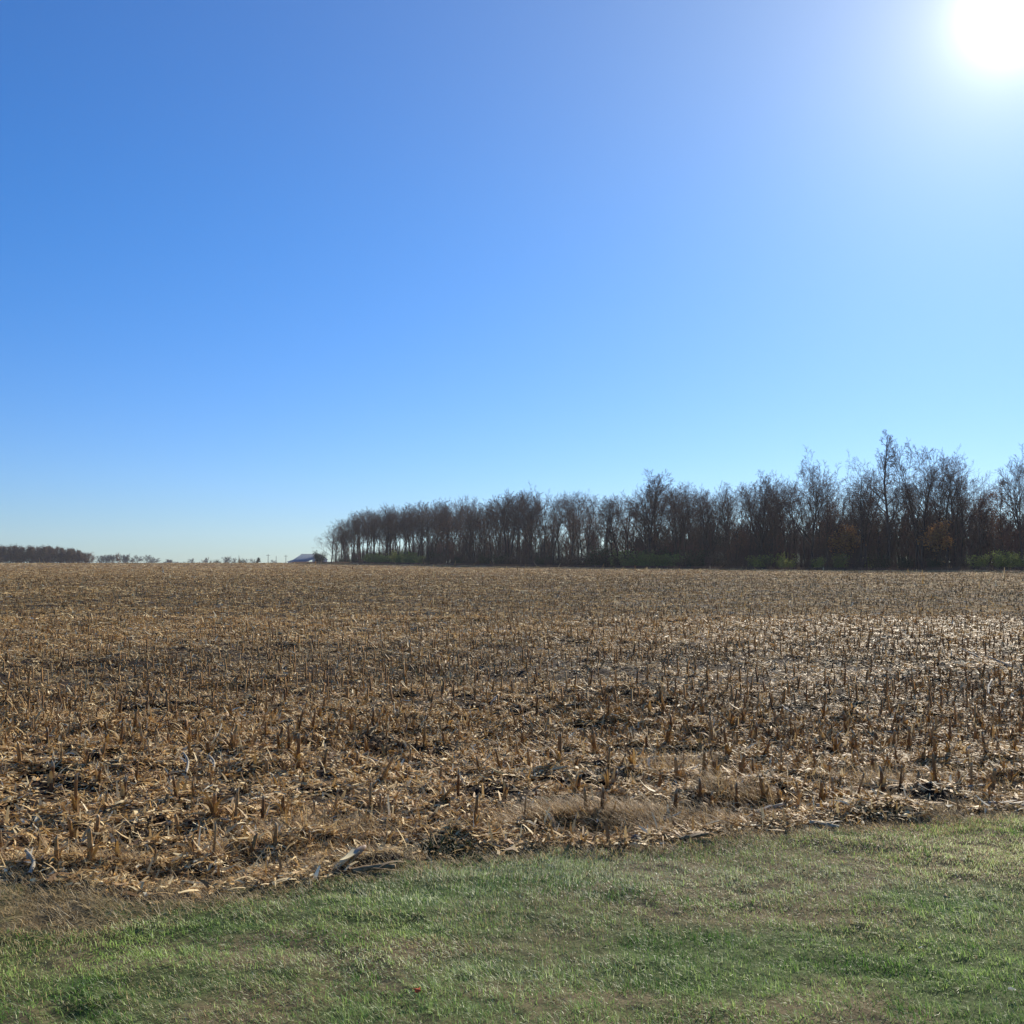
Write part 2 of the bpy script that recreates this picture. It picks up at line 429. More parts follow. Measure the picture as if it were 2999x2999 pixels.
A = survive(A, .95); B = survive(B, .75)
SP = np.concatenate([A, B]); d = np.hypot(SP[:, 0], SP[:, 1])
vis = np.abs(SP[:, 0]) < .5 * SP[:, 1] - .02
order = np.argsort(np.where(vis, d, d + 500))
SP = SP[order]
near300, rest = SP[:300], SP[300:]
STC = [(.42, .22, .075), (.48, .28, .11), (.30, .16, .06), (.50, .33, .15), (.24, .125, .05)]

def tube(path, radii, sides=6, cap=True, twist=0.0):
    """path list of Vector, radii list -> verts, quads, tris"""
    vs = []; qs = []; ts = []
    n = len(path); ref = Vector((0, 0, 1))
    for i in range(n):
        dv = (path[min(i + 1, n - 1)] - path[max(i - 1, 0)])
        dv = dv.normalized() if dv.length > 0 else Vector((0, 0, 1))
        rf = Vector((1, 0, 0)) if abs(dv.z) > .9 else ref
        u = dv.cross(rf).normalized(); w = dv.cross(u)
        for k in range(sides):
            an = 2 * math.pi * k / sides + twist * i
            vs.append(path[i] + (u * math.cos(an) + w * math.sin(an)) * radii[i])
    for i in range(n - 1):
        for k in range(sides):
            k2 = (k + 1) % sides
            qs.append((i * sides + k, i * sides + k2, (i + 1) * sides + k2, (i + 1) * sides + k))
    if cap:
        vs.append(path[-1].copy()); c = len(vs) - 1
        for k in range(sides): ts.append(((n - 1) * sides + k, (n - 1) * sides + (k + 1) % sides, c))
    return [tuple(v) for v in vs], qs, ts

def stalk_proto(seed, h, kind):
    rd = random.Random(seed)
    r = rd.uniform(.0115, .0155)
    lean = Vector((rd.uniform(-.10, .10), rd.uniform(-.10, .10), 0))
    zs = [-.03, .0, .03, .034, .040, h * .5, h * .52, h * .55, h * .9, h]
    rr_ = [1.35, 1.3, 1.15, 1.3, 1.08, .98, 1.12, .92, .78, .66]
    path = [Vector((lean.x * z * (1 + z), lean.y * z, z)) for z in zs]
    v, q, t = tube(path, [r * k for k in rr_], 7)
    v = [list(p) for p in v]
    # slanting torn top
    aa = rd.uniform(0, 6.28)
    for p in v[-8:]:
        p[2] += (p[0] * math.cos(aa) + p[1] * math.sin(aa) - (lean.x * h * (1 + h) * math.cos(aa))) * rd.uniform(1.0, 2.6) + rd.uniform(-.006, .006)
    c0 = np.array(STC[seed % len(STC)])
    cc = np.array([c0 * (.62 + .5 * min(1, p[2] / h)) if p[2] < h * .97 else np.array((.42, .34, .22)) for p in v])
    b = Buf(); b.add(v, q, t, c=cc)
    # brace roots
    for k in range(6):
        an = k * 1.047 + rd.uniform(-.2, .2)
        pth = [Vector((math.cos(an) * r, math.sin(an) * r, .03)), Vector((math.cos(an) * .028, math.sin(an) * .028, .008)), Vector((math.cos(an) * .036, math.sin(an) * .036, -.02))]
        vv, qq, tt = tube(pth, [.003, .0028, .002], 4, False); b.add(vv, qq, tt, c=np.array(c0 * .6))
    st = b.build('stalk', M_stalk, None, True)
    # dry leaf sheath wrapped round the stalk, its ragged ends peeling away
    ns = rd.choice([3, 4, 5, 6]) + (4 if kind == 'leafy' else 0)
    xs = np.full(ns, 0.); b2 = Buf()
    rs = np.random.default_rng(seed)
    yaw = rs.uniform(0, 6.28, ns)
    x0 = np.cos(yaw) * r; y0 = np.sin(yaw) * r; z0 = rs.uniform(.0, h * .45, ns)
    col = np.array(HUSK)[rs.choice([1, 2, 2, 3, 5], ns)] * rs.uniform(.7, 1.1, (ns, 1))
    vv, qq, c3 = strips(x0, y0, z0, yaw, rs.uniform(1.1, 1.6, ns), rs.uniform(.06, .16, ns) * (1.3 if kind == 'leafy' else 1), rs.uniform(.012, .028, ns), rs.uniform(-2.6, -.3, ns), rs.uniform(-.2, .2, ns), col, 4, .3)
    b2.add(vv, qq, c=c3)
    sh = b2.build('leaf_sheath', M_litter, None)
    root = empty('corn_stub')
    st.parent = root; sh.parent = root
    return root
PROT = [stalk_proto(s, h, k) for s, h, k in ((1, .21, 'p'), (2, .17, 'leafy'), (3, .25, 'p'), (4, .14, 'p'), (5, .22, 'leafy'), (6, .19, 'p'), (7, .27, 'leafy'), (8, .11, 'p'), (9, .23, 'p'), (10, .18, 'leafy'))]
used = set(); HS = (.21, .17, .25, .14, .22, .19, .27, .11, .23, .18)
hz = height(near300[:, 0], near300[:, 1])
for i, (x0, y0) in enumerate(near300):
    k = random.randrange(len(PROT))
    if k in used: o = copy_tree(PROT[k])
    else: o = PROT[k]; used.add(k)
    s = random.uniform(.55, .98)
    o.location = (x0, y0, hz[i]); o.scale = (s * random.uniform(.9, 1.35), s * random.uniform(.9, 1.35), s)
    o.rotation_euler = (random.gauss(0, .09), random.gauss(0, .09), random.uniform(0, 6.28))
    if random.random() < .08: o.rotation_euler[0] = random.uniform(.5, .9)
    leafy = k in (1, 4, 6, 9); pxs = 966 + x0 / y0 * F / 512 * 966
    where = next(z for lim, z in ((120, 'by the left picture edge'), (270, 'above the left straw mound'), (420, 'right of the left straw mound'), (560, 'above the loose fair grass'), (700, 'left of the opened husk'), (810, 'above the opened husk'),
                 (930, 'above the dark green weed'), (1060, 'right of the dark green weed'), (1170, 'above the combed straw mound'), (1290, 'above the grey stone'), (1390, 'left of the rusty grass clump'), (1500, 'by the rusty grass clump'),
                 (1620, 'above the long bleached stalk'), (1760, 'among the orange-brown grass'), (1850, 'right of the orange-brown grass'), (9999, 'by the right picture edge')) if pxs < lim)
    rw = int(max(0, (y0 - float(edgeY(np.array([x0]))[0])) * .942 - .05) / .76)
    size = 'short' if HS[k] * s < .155 else 'tall' if HS[k] * s > .215 else 'middling'
    tag(o, '%s %s cut corn stalk, %s row, %s' % (size, 'ragged-leaved' if leafy else 'bare brown', ('first', 'second', 'third', 'fourth', 'fifth', 'sixth', 'seventh', 'eighth')[min(rw, 7)], where), 'corn stalk', 'cut corn stalks standing in the near rows')
for k, p in enumerate(PROT):
    if k not in used:
        for ch in list(p.children): bpy.data.objects.remove(ch)
        bpy.data.objects.remove(p)
# the thousands beyond
n = len(rest); x, y = rest[:, 0], rest[:, 1]; dd = np.hypot(x, y)
z = height(x, y); h = rng.uniform(.09, .24, n) * (1 - .35 * sstep(20, 60, dd)); w = rng.uniform(.010, .015, n) * np.clip(dd / 45, 1, 4)
lx, ly = rng.normal(0, .10, n) * h, rng.normal(0, .10, n) * h
col = pick(STC, [1, 1, 1, .5, 1], n, .2)
vv = []; cc = []
for k in range(4):
    an = k * math.pi / 2 + rng.uniform(0, 6, n) * 0
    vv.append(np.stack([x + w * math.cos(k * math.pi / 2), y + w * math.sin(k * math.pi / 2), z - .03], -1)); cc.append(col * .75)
for k in range(4):
    vv.append(np.stack([x + lx + .85 * w * math.cos(k * math.pi / 2), y + ly + .85 * w * math.sin(k * math.pi / 2), z + h * rng.uniform(.9, 1, n)], -1)); cc.append(col)
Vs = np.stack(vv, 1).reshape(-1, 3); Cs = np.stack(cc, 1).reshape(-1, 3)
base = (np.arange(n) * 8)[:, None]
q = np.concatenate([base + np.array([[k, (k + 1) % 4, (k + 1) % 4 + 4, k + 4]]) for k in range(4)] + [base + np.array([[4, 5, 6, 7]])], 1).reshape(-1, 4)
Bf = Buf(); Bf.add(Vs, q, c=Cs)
# their leaf sheaths
m = dd < 120; xm, ym, zm = x[m], y[m], z[m]
for rep in range(3):
    n2 = len(xm); yaw = rng.uniform(0, 6.28, n2); s2 = np.maximum(1, dd[m] / 40)
    v, qq, c = strips(xm, ym, zm + rng.uniform(0, .08, n2), yaw, rng.uniform(.8, 1.6, n2), rng.uniform(.05, .19, n2), rng.uniform(.010, .026, n2) * s2, rng.uniform(-2.2, -.2, n2), rng.uniform(-.3, .3, n2), pick(HUSK, (.4, 1, 1.3, 1, .05, .5), n2, .2) * .85, 2, .3)
    Bf.add(v, qq, c=c)
# trampled leafy clumps between the stalks, further out
n3 = 110000; y3 = 9 * (200 / 9) ** rng.uniform(size=n3); x3 = rng.uniform(-1, 1, n3) * (.57 * y3 + 1)
k3 = (fbm(x3 * .9, y3 * .9, 95, 3) > .5) & (y3 - edgeY(x3) > 1.0); x3, y3 = x3[k3], y3[k3]; n3 = len(x3); s3 = np.maximum(1, y3 / 30)
v, qq, c = strips(x3, y3, height(x3, y3), rng.uniform(0, 6.28, n3), rng.uniform(.5, 1.5, n3), rng.uniform(.05, .16, n3) * np.minimum(s3, 1.6), rng.uniform(.012, .03, n3) * s3, rng.uniform(-2, 0, n3), rng.normal(0, .4, n3), pick(HUSK, (.3, 1, 1.3, 1.3, .05, .4), n3, .2) * .8, 2, .4)
Bf.add(v, qq, c=c)
g = Bf.build('corn_stubble', M_stalk_far); tag(g, 'rows of cut corn stubble running back across the field', 'corn stubble', kind='stuff')

# ------------------------------------------------------------------ single things near the field edge
def lying_stalk(px, py, ln, yaw, pitch=.05, r=.012, pale=True, label='', z=.02):
    x0, y0 = gp(px, py, .03); rd = random.Random(int(px * 7 + py))
    n = 9; pth = []
    for k in range(n):
        t = k / (n - 1) - .5
        pth.append(Vector((t * ln, .02 * math.sin(t * 4 + px), t * ln * pitch)))
    rad = [r * (1.18 if k in (2, 5) else 1.0) * (1 - .25 * k / n) for k in range(n)]
    v, q, t = tube(pth, rad, 7)
    c0 = np.array((.62, .56, .42) if pale else (.34, .25, .14))
    b = Buf(); b.add(v, q, t, c=c0 * np.array([[rd.uniform(.8, 1.1)] for _ in v]))
    root = empty('broken_stalk', (x0, y0, float(height(np.array([x0]), np.array([y0]))[0]) + z + abs(pitch) * ln * .4), yaw)
    st = b.build('stem', M_stalk, root, True)
    rs = np.random.default_rng(int(px)); m = 3
    vv, qq, c3 = strips(rs.uniform(-.3, .3, m) * ln, np.zeros(m), np.full(m, .005), rs.uniform(-.5, .5, m), rs.uniform(-.1, .4, m), rs.uniform(.08, .16, m), rs.uniform(.015, .03, m), rs.uniform(-.8, 0, m), rs.uniform(-.3, .3, m), np.tile(c0 * .9, (m, 1)), 4, .25)
    lf = mesh_obj('leaf', vv, qq, M_litter, root, c3)
    tag(root, label, 'corn stalk')
LS = [
 (1440, 1533, .30, .35, .22, True, 'long bleached broken stalk slanting over dark residue at the lawn edge'),
 (55, 1640, .20, 2.1, .35, True, 'short pale stalk butt leaning at the far left field edge'),
 (1815, 1478, .36, .12, .02, True, 'thin pale stalk lying flat behind the right stretch of grass'),
 (1555, 1558, .18, -.5, .02, True, 'small pale stalk lying on dark litter beside the grass edge'),
 (1868, 1300, .55, 1.1, .25, True, 'bright bleached stalk propped at a slant near the right margin'),
 (1890, 1252, .50, 2.0, .3, True, 'gleaming white stalk tilting down by the right margin, above another'),
 (1832, 1235, .45, 2.0, .3, True, 'bright white stalk tip standing out in the flattened patch'),
 (1735, 1277, .50, .1, .02, True, 'bleached stalk lying flat across the flattened litter patch'),
 (1680, 1265, .35, .2, .05, True, 'short white stalk piece in the middle of the flattened patch'),
 (932, 1320, .22, 1.3, .5, True, 'small bright stalk end sticking up in mid-field'),
 (350, 1440, .28, 2.0, .4, True, 'pale stalk leaning among the left rows of stubble'),
 (400, 1437, .22, 2.1, .4, True, 'short bleached stalk tilted left of centre among the rows'),
 (715, 1430, .26, 2.3, .25, True, 'pale broken stalk lying between stubs near centre left'),
 (455, 1500, .30, -.3, .05, False, 'brown stalk lying across the residue in the left rows'),
 (1310, 1583, .18, .5, .1, False, 'forked tan stalk resting on thatch right of the grey stone'),
 (1900, 1512, .26, -.35, .05, True, 'curved pale stalk lying at the right end of the field edge'),
 (1490, 1345, .26, 1.9, .3, True, 'white stalk chip catching the light right of centre'),
 (120, 1580, .25, .4, .15, False, 'tan stalk lying in the leftmost litter'),
 (600, 1610, .24, .2, .1, False, 'tan stalk half buried in thatch left of the husk ear'),
 (1000, 1495, .3, 1.0, .3, False, 'brown stalk leaning across the centre row'),
]
for px, py, ln, yw, pt, pale, lb in LS: lying_stalk(px, py, ln, yw, pt, .011 if ln < .4 else .014, pale, lb)

# husked ear lying on the lawn border
x0, y0 = gp(672, 1638); z0 = float(height(np.array([x0]), np.array([y0]))[0])
ear = empty('corn_ear', (x0, y0, z0 + .035), 0.95); ear.rotation_euler = (0, -.32, .95); ear.scale = (1.2, 1.2, 1.2)
v, q, t = tube([Vector((.01 * k - .02, 0, 0)) for k in range(9)], [.006, .012, .014, .015, .015, .014, .013, .010, .006], 10)
b = Buf(); b.add(v, q, t, c=(.60, .47, .36)); b.build('cob', M_stalk, ear, True)
rs = np.random.default_rng(5); m = 9
yaw = math.pi + rs.normal(0, .22, m)
v, q, c = strips(np.full(m, .01), rs.uniform(-.012, .012, m), rs.uniform(-.008, .014, m), yaw, rs.normal(.0, .18, m), rs.uniform(.10, .18, m), rs.uniform(.02, .035, m), rs.normal(-.2, .3, m), rs.uniform(-.8, .8, m), pick([(.80, .68, .40), (.72, .58, .32)], [1, 1], m), 6, .1)
mesh_obj('husk', v, q, M_litter, ear, c)
tag(ear, 'pale yellow opened corn husk with pink cob lying at the grass border', 'corn ear')
# dark residue heap beside it is litter: a split stalk
lying_stalk(705, 1642, .22, .15, .05, .016, False, 'dark brown stalk piece lying just right of the opened husk')

def rock(px, py, r, sq, label, seed=1, m=M_stone):
    x0, y0 = gp(px, py, .03); z0 = float(height(np.array([x0]), np.array([y0]))[0])
    u = np.linspace(0, 2 * np.pi, 22, endpoint=False); w = np.linspace(.02, np.pi - .02, 12)
    U, W = np.meshgrid(u, w); X = np.sin(W) * np.cos(U); Y = np.sin(W) * np.sin(U); Z = np.cos(W)
    k = 1 + .5 * (fbm(X * 1.3 + 9 * seed, Y * 1.3 + Z * 1.7, seed, 3) - .5) - .12 * (np.abs(X) + np.abs(Y) > 1.2)
    P = np.stack([X * k * r, Y * k * r * .8, Z * k * r * sq], -1).reshape(-1, 3)
    i, j = np.meshgrid(np.arange(11), np.arange(22), indexing='ij'); a = i * 22 + j; b_ = i * 22 + (j + 1) % 22
    q = np.stack([a, b_, b_ + 22, a + 22], -1).reshape(-1, 4)
    t = [(0 + j, 0 + (j + 1) % 22, 22 * 12) for j in range(22)] + [(11 * 22 + j, 11 * 22 + (j + 1) % 22, 22 * 12 + 1) for j in range(22)]
    P = np.concatenate([P, [[0, 0, P[:22, 2].mean()], [0, 0, P[-22:, 2].mean()]]])
    o = mesh_obj('stone', P, [q, np.array(t)], m, smooth=False); o.location = (x0, y0, z0 + r * sq * .25); o.rotation_euler = (.2, .1, seed)
    tag(o, label, 'stone')
rock(1200, 1583, .045, .75, 'grey angular stone under the dead grass mound at the lawn edge', 1)
rock(375, 1642, .036, .5, 'dark grey stone with pale top half buried in thatch on the left', 2)
rock(1112, 1590, .022, .5, 'small dark clod of stone left of the grey angular stone', 3)


# one orange-red fallen leaf on the lawn
def small_leaf(name, px, py, size, col, label, cat, lobes=5, seed=0):
    x0, y0 = gp(px, py, .03); z0 = float(height(np.array([x0]), np.array([y0]))[0])
    rd = random.Random(seed); pts = []
    nn = lobes * 4
    for k in range(nn):
        an = 2 * math.pi * k / nn; rr_ = size * (.55 + .45 * abs(math.cos(an * lobes / 2))) * rd.uniform(.9, 1.1)
        pts.append((rr_ * math.cos(an), rr_ * math.sin(an) * .8, .3 * rr_ * math.sin(an * 2) + .004))
    top = [(0, 0, .006)] + pts; bot = [(a_, b_, c_ - .0012) for a_, b_, c_ in top]
    v = top + bot; o_ = nn + 1
    t = [(0, 1 + k, 1 + (k + 1) % nn) for k in range(nn)] + [(o_, o_ + 1 + (k + 1) % nn, o_ + 1 + k) for k in range(nn)]
    q = [(1 + k, o_ + 1 + k, o_ + 1 + (k + 1) % nn, 1 + (k + 1) % nn) for k in range(nn)]
    ob = mesh_obj(name, v, [np.array(q), np.array(t)], M_russet, col=np.tile(np.array(col), (len(v), 1)))
    ob.location = (x0, y0, z0 + .035); ob.rotation_euler = (rd.uniform(.2, .9), rd.uniform(-.4, .4), rd.uniform(0, 6)); tag(ob, label, cat)
small_leaf('fallen_leaf', 787, 1872, .018, (.75, .16, .06), 'small orange-red leaf lying alone in the green grass', 'leaf', 5, 1)
small_leaf('fallen_leaf', 1910, 1878, .013, (.80, .80, .76), 'white scrap leaf in the grass at the lower right corner', 'leaf', 4, 2)
small_leaf('fallen_leaf', 1737, 1787, .009, (.80, .80, .76), 'small white leaf chip in the lawn left of the corner scrap', 'leaf', 4, 3)
small_leaf('fallen_leaf', 1785, 1690, .022, (.45, .36, .16), 'tan leaf shred lying in the lawn below the field edge', 'leaf', 3, 4)
small_leaf('fallen_leaf', 1830, 1500 + 118, .018, (.5, .42, .2), 'yellowish leaf shred near the top right of the lawn', 'leaf', 3, 5)

# tufts of dead grass and dark weeds on the border
def tuft(name, px, py, rx, ry, n, ln, col, wts, label, cat, group=None, lean=2.9, leansd=1.0, pit=(.3, 1.3), w=(.002, .005), m=M_dead, seed=0):
    x0, y0 = gp(px, py, .02); rs = np.random.default_rng(seed + int(px))
    ax = rs.normal(0, .5, n) * rx; ay = rs.normal(0, .5, n) * ry
    zb = height(x0 + ax, y0 + ay); zc = float(height(np.array([x0]), np.array([y0]))[0])
    cl = np.array(col)[rs.choice(len(col), n, p=np.array(wts) / sum(wts))] * rs.uniform(.75, 1.2, (n, 1))
    v, q, c = strips(ax, ay, zb - zc - .01, rs.normal(lean, leansd, n), rs.uniform(pit[0], pit[1], n), rs.uniform(.4, 1, n) * ln, rs.uniform(w[0], w[1], n), rs.uniform(-2.0, -.4, n), rs.uniform(-.4, .4, n), cl, 4, .2)
    o = mesh_obj(name, v, q, m, col=c); o.location = (x0, y0, zc); tag(o, label, cat, group)
STRAW = [(.56, .41, .19), (.64, .49, .26), (.42, .28, .13), (.28, .18, .085)]
G1 = 'dead grass clumps along the field edge'
tuft('dead_grass_clump', 1165, 1545, .80, .26, 6500, .24, STRAW, [1, .6, 1, .8], 'wide combed mound of straw-coloured dead grass above the grey stone', 'grass clump', G1, 2.7, .7)
tuft('dead_grass_clump', 1400, 1510, .32, .20, 1700, .22, STRAW, [1, .5, 1, .8], 'tall rusty dead grass clump with a split dark stub beside the wide mound', 'grass clump', G1, 2.4, .9, (.5, 1.4))
tuft('dead_grass_clump', 1305, 1535, .35, .16, 1000, .18, STRAW, [1, .6, 1, .8], 'dead grass clump between the wide mound and the tall rusty one', 'grass clump', G1, 2.6, .9)
tuft('dead_grass_clump', 185, 1625, .5, .16, 1800, .17, STRAW, [1, .8, 1, .8], 'combed straw mound leaning over dark litter at the left field edge', 'grass clump', G1, 3.6, .8)
tuft('dead_grass_clump', 520, 1598, .55, .2, 1700, .15, STRAW, [1, .8, 1, .6], 'loose fair grass spread in the gap of the left stubble rows', 'grass clump', G1, .3, 1.2)
tuft('dead_grass_clump', 1700, 1470, .6, .25, 1900, .20, STRAW, [1, .5, 1.2, .8], 'orange-brown grass among the right stubble rows', 'grass clump', G1, 2.4, 1.2, (.5, 1.4))
tuft('dead_grass_clump', 1290, 1440, .5, .3, 600, .26, STRAW, [1, .6, 1, .8], 'tall wispy dry stems between the centre right stubs', 'grass clump', G1, 2.4, 1.4, (.8, 1.45))
tuft('dead_grass_clump', 650, 1560, .5, .25, 900, .20, STRAW, [1, .8, 1, .8], 'thin drooping straw among the stubs left of centre', 'grass clump', G1, 1.6, 1.6, (.7, 1.45))
WEED = [(.020, .035, .012), (.035, .055, .018), (.06, .06, .03)]
G2 = 'dark weeds at the field edge'
tuft('weed_clump', 838, 1600, .17, .09, 900, .09, WEED, [1, 1, .5], 'dark green weed clump at the grass border left of centre', 'weed', G2, 1.5, 1.6, (.3, 1.4), (.006, .014), M_leaf)
tuft('weed_clump', 150, 1668, .40, .07, 900, .05, WEED, [1, 1, .5], 'low dark weed mat beneath the left straw mound', 'weed', G2, 3, 1.6, (.1, 1), (.005, .012), M_leaf)
tuft('weed_clump', 1150, 1455, .16, .12, 700, .12, [(.05, .045, .02), (.04, .03, .018)], [1, 1], 'round dark brown weed ball in the centre right rows', 'weed', G2, 1.5, 1.8, (.3, 1.5), (.004, .01), M_leaf)
tuft('weed_clump', 260, 1560, .14, .1, 500, .12, [(.05, .04, .02), (.09, .055, .025)], [1, 1], 'dark leafy clump round the tall stubs at left', 'weed', G2, 1.5, 1.8, (.5, 1.5), (.006, .014), M_leaf)

# ------------------------------------------------------------------ trees
class TB:
    def __init__(s): s.v = []; s.q = []
    def tube(s, path, radii, sides):
        b0 = len(s.v); n = len(path)
        for i in range(n):
            dv = path[min(i + 1, n - 1)] - path[max(i - 1, 0)]
            if dv.length < 1e-6: dv = Vector((0, 0, 1))
            dv.normalize(); rf = Vector((1, 0, 0)) if abs(dv.z) > .8 else Vector((0, 0, 1))
            u = dv.cross(rf).normalized(); w = dv.cross(u)
            for k in range(sides):
                a = 2 * math.pi * k / sides; s.v.append(path[i] + (u * math.cos(a) + w * math.sin(a)) * radii[i])
        for i in range(n - 1):
            for k in range(sides):
                k2 = (k + 1) % sides; s.q.append((b0 + i * sides + k, b0 + i * sides + k2, b0 + (i + 1) * sides + k2, b0 + (i + 1) * sides + k))

def rnd_dir(rd, d, ang):
    ax = Vector((rd.gauss(0, 1), rd.gauss(0, 1), rd.gauss(0, 1))); ax = (ax - ax.dot(d) * d)
    if ax.length < 1e-4: ax = Vector((1, 0, 0))
    ax.normalize(); return (d * math.cos(ang) + ax * math.sin(ang)).normalized()

def tree_mesh(seed, H=20, base=.42, spread=.30, ang1=(.45, .85), n1=13, n2=7, n3=6, n4=3, up=.35, trunk_r=None, fork=False, tr=.016, conic=False, stop=.9):
    rd = random.Random(seed)
    T, K = TB(), TB(); leafpts = []
    r0 = trunk_r or H * .0125
    def path(p, d, ln, nseg, wob, upk):
        P = [p.copy()]; D = [d.copy()]
        for i in range(nseg):
            d = (d + Vector((rd.gauss(0, wob), rd.gauss(0, wob), rd.gauss(0, wob * .6) + upk / nseg))).normalized()
            p = p + d * (ln / nseg); P.append(p.copy()); D.append(d.copy())
        return P, D
    def branch(p, d, ln, r, lvl):
        ns = (0, 6, 4, 3, 2)[lvl]
        P, D = path(p, d, ln, ns, (0, .13, .16, .2, .22)[lvl], up * (1.0 if lvl == 1 else .6))
        rad = [max(tr * .8, r * (1 - .8 * i / ns)) for i in range(ns + 1)]
        (T if lvl == 1 and not conic else K).tube(P, rad, (0, 5, 4, 3, 3)[lvl])
        if lvl == 4: leafpts.append(P[-1]); return
        nc = (0, n2, n3, n4)[lvl]
        for k in range(nc):
            t = (k + rd.uniform(.3, 1)) / nc; t = .22 + .78 * t if lvl == 1 else .15 + .85 * t
            f = min(t, .999) * ns; i = int(f); pp = P[i].lerp(P[i + 1], f - i)
            rr_ = rad[i] * .62
            branch(pp, rnd_dir(rd, D[i], rd.uniform(.4, 1.0)), ln * rd.uniform(.34, .55) * (1.12 - .45 * t), max(tr, rr_), lvl + 1)
    trunks = [(Vector((0, 0, -.4)), Vector((rd.gauss(0, .03), rd.gauss(0, .03), 1)).normalized(), H * stop, r0)]
    if fork:
        trunks.append((Vector((rd.uniform(-.3, .3), .2, -.4)), Vector((rd.choice([-1, 1]) * rd.uniform(.13, .22), rd.gauss(0, .1), 1)).normalized(), H * .82, r0 * .75))
    for (p, d, ln, r) in trunks:
        ns = 14; P, D = path(p, d, ln, ns, .035, .05)
        rad = [r * (1 - .86 * (i / ns) ** 1.1) * (1.25 if i == 0 else 1) for i in range(ns + 1)]
        T.tube(P, rad, 8)
        m = n1 if len(trunks) == 1 else int(n1 * .65)
        for k in range(m):
            t = base + (1 - base) * ((k + rd.uniform(0, 1)) / m) * .99
            f = min(t, .999) * ns; i = int(f); pp = P[i].lerp(P[i + 1], f - i)
            an = rd.uniform(*ang1)
            u = (t - base) / (1 - base)
            if conic: L_ = H * spread * (1.0 - .75 * u) * rd.uniform(.75, 1.15)
            else: L_ = H * spread * (1.15 - .55 * u) * rd.uniform(.7, 1.15)
            dd_ = rnd_dir(rd, Vector((0, 0, 1)), an * (1 - .4 * u))
            branch(pp, dd_, L_, rad[i] * .55, 1)
        # dead lower twigs
        for k in range(5):
            t = rd.uniform(.12, base); f = t * ns; i = int(f); pp = P[i].lerp(P[i + 1], f - i)
            branch(pp, rnd_dir(rd, Vector((0, 0, 1)), rd.uniform(1.0, 1.6)), H * rd.uniform(.05, .1), .03, 3)
    zmax = max(max(v.z for v in K.v), max(v.z for v in T.v))
    s = H / zmax
    tv = np.array([tuple(v) for v in T.v]) * s; kv = np.array([tuple(v) for v in K.v]) * s
    return tv, np.array(T.q), kv, np.array(K.q), np.array([tuple(v) for v in leafpts]) * s

def leaf_quads(pts, size, cols, wts, rs, per=1, jit=.3):
    P = np.repeat(pts, per, 0) + rs.normal(0, jit, (len(pts) * per, 3)); n = len(P)
    c = np.array(cols)[rs.choice(len(cols), n, p=np.array(wts) / sum(wts))] * rs.uniform(.7, 1.25, (n, 1))
    a = rs.normal(size=(n, 3)); a /= np.linalg.norm(a, axis=1)[:, None]
    b = rs.normal(size=(n, 3)); b -= (b * a).sum(1)[:, None] * a; b /= np.linalg.norm(b, axis=1)[:, None]
    s = size * rs.uniform(.5, 1.2, (n, 1))
    V = np.stack([P - a * s, P - b * s * .6, P + a * s, P + b * s * .6], 1).reshape(-1, 3)
    return V, np.arange(n * 4).reshape(-1, 4), np.repeat(c, 4, 0)

def make_tree(name, seed, bark=M_bark, twig=M_twig, leaves=None, **k):
    tv, tq, kv, kq, lp = tree_mesh(seed, **k)
    root = empty(name)
    mesh_obj('trunk', tv, tq, bark, root, smooth=True)
    mesh_obj('crown', kv, kq, twig, root)
    if leaves:
        size, cols, wts, per, frac, jit = leaves
        rs = np.random.default_rng(seed); lp = lp[rs.uniform(size=len(lp)) < frac]
        if k.get('leaf_low'): lp = lp
        v, q, c = leaf_quads(lp, size, cols, wts, rs, per, jit)
        mesh_obj('foliage', v, q, M_russet, root, c)
    root['used'] = 0
    return root
def tree_h(o): return o['h']
RUS = [(.20, .085, .045), (.15, .06, .04), (.27, .13, .06), (.11, .05, .035)]
protos = {}
def P(key, **k):
    H = k.get('H', 20); o = make_tree('bare_tree', **k); o['h'] = H; protos[key] = o; return o
tall = []
for i in range(7):
    tall.append('t%d' % i); P('t%d' % i, seed=100 + i, H=20, base=random.uniform(.32, .5), spread=random.uniform(.32, .40), ang1=(.35, .88), n4=4, n1=random.choice([12, 14, 16]), fork=i in (2, 5), up=random.uniform(.18, .40), tr=.0125)
P('fan', n4=5, seed=201, H=20, base=.28, spread=.44, ang1=(.4, .8), n1=16, up=.22, fork=False, stop=.72)
P('fan2', n4=5, seed=202, H=20, base=.30, spread=.40, ang1=(.5, .9), n1=18, up=.25, fork=True, stop=.75)
P('dome', seed=203, H=20, base=.25, spread=.36, ang1=(.25, .7), n1=24, n2=7, n3=6, n4=4, up=.35, tr=.018)
P('edge', seed=204, H=20, base=.15, spread=.42, ang1=(.6, 1.1), n1=16, up=.5, fork=True, tr=.015)
P('conic', seed=205, H=24, base=.30, spread=.27, ang1=(.9, 1.25), n1=26, n2=6, n3=5, n4=3, up=.45, conic=True, trunk_r=.30, stop=.96)
P('rus0', seed=206, H=18, base=.22, spread=.28, n1=13, leaves=(.13, RUS, [1, 1, .6, .8], 2, .45, .35))
P('rus1', seed=207, H=16, base=.12, spread=.30, n1=15, fork=True, leaves=(.14, RUS, [1, 1, .5, 1], 2, .5, .4))
P('gold', seed=208, H=8, base=.3, spread=.4, n1=12, n2=5, leaves=(.16, [(.42, .20, .06), (.5, .26, .08), (.3, .13, .05)], [1, 1, 1], 3, .8, .35))

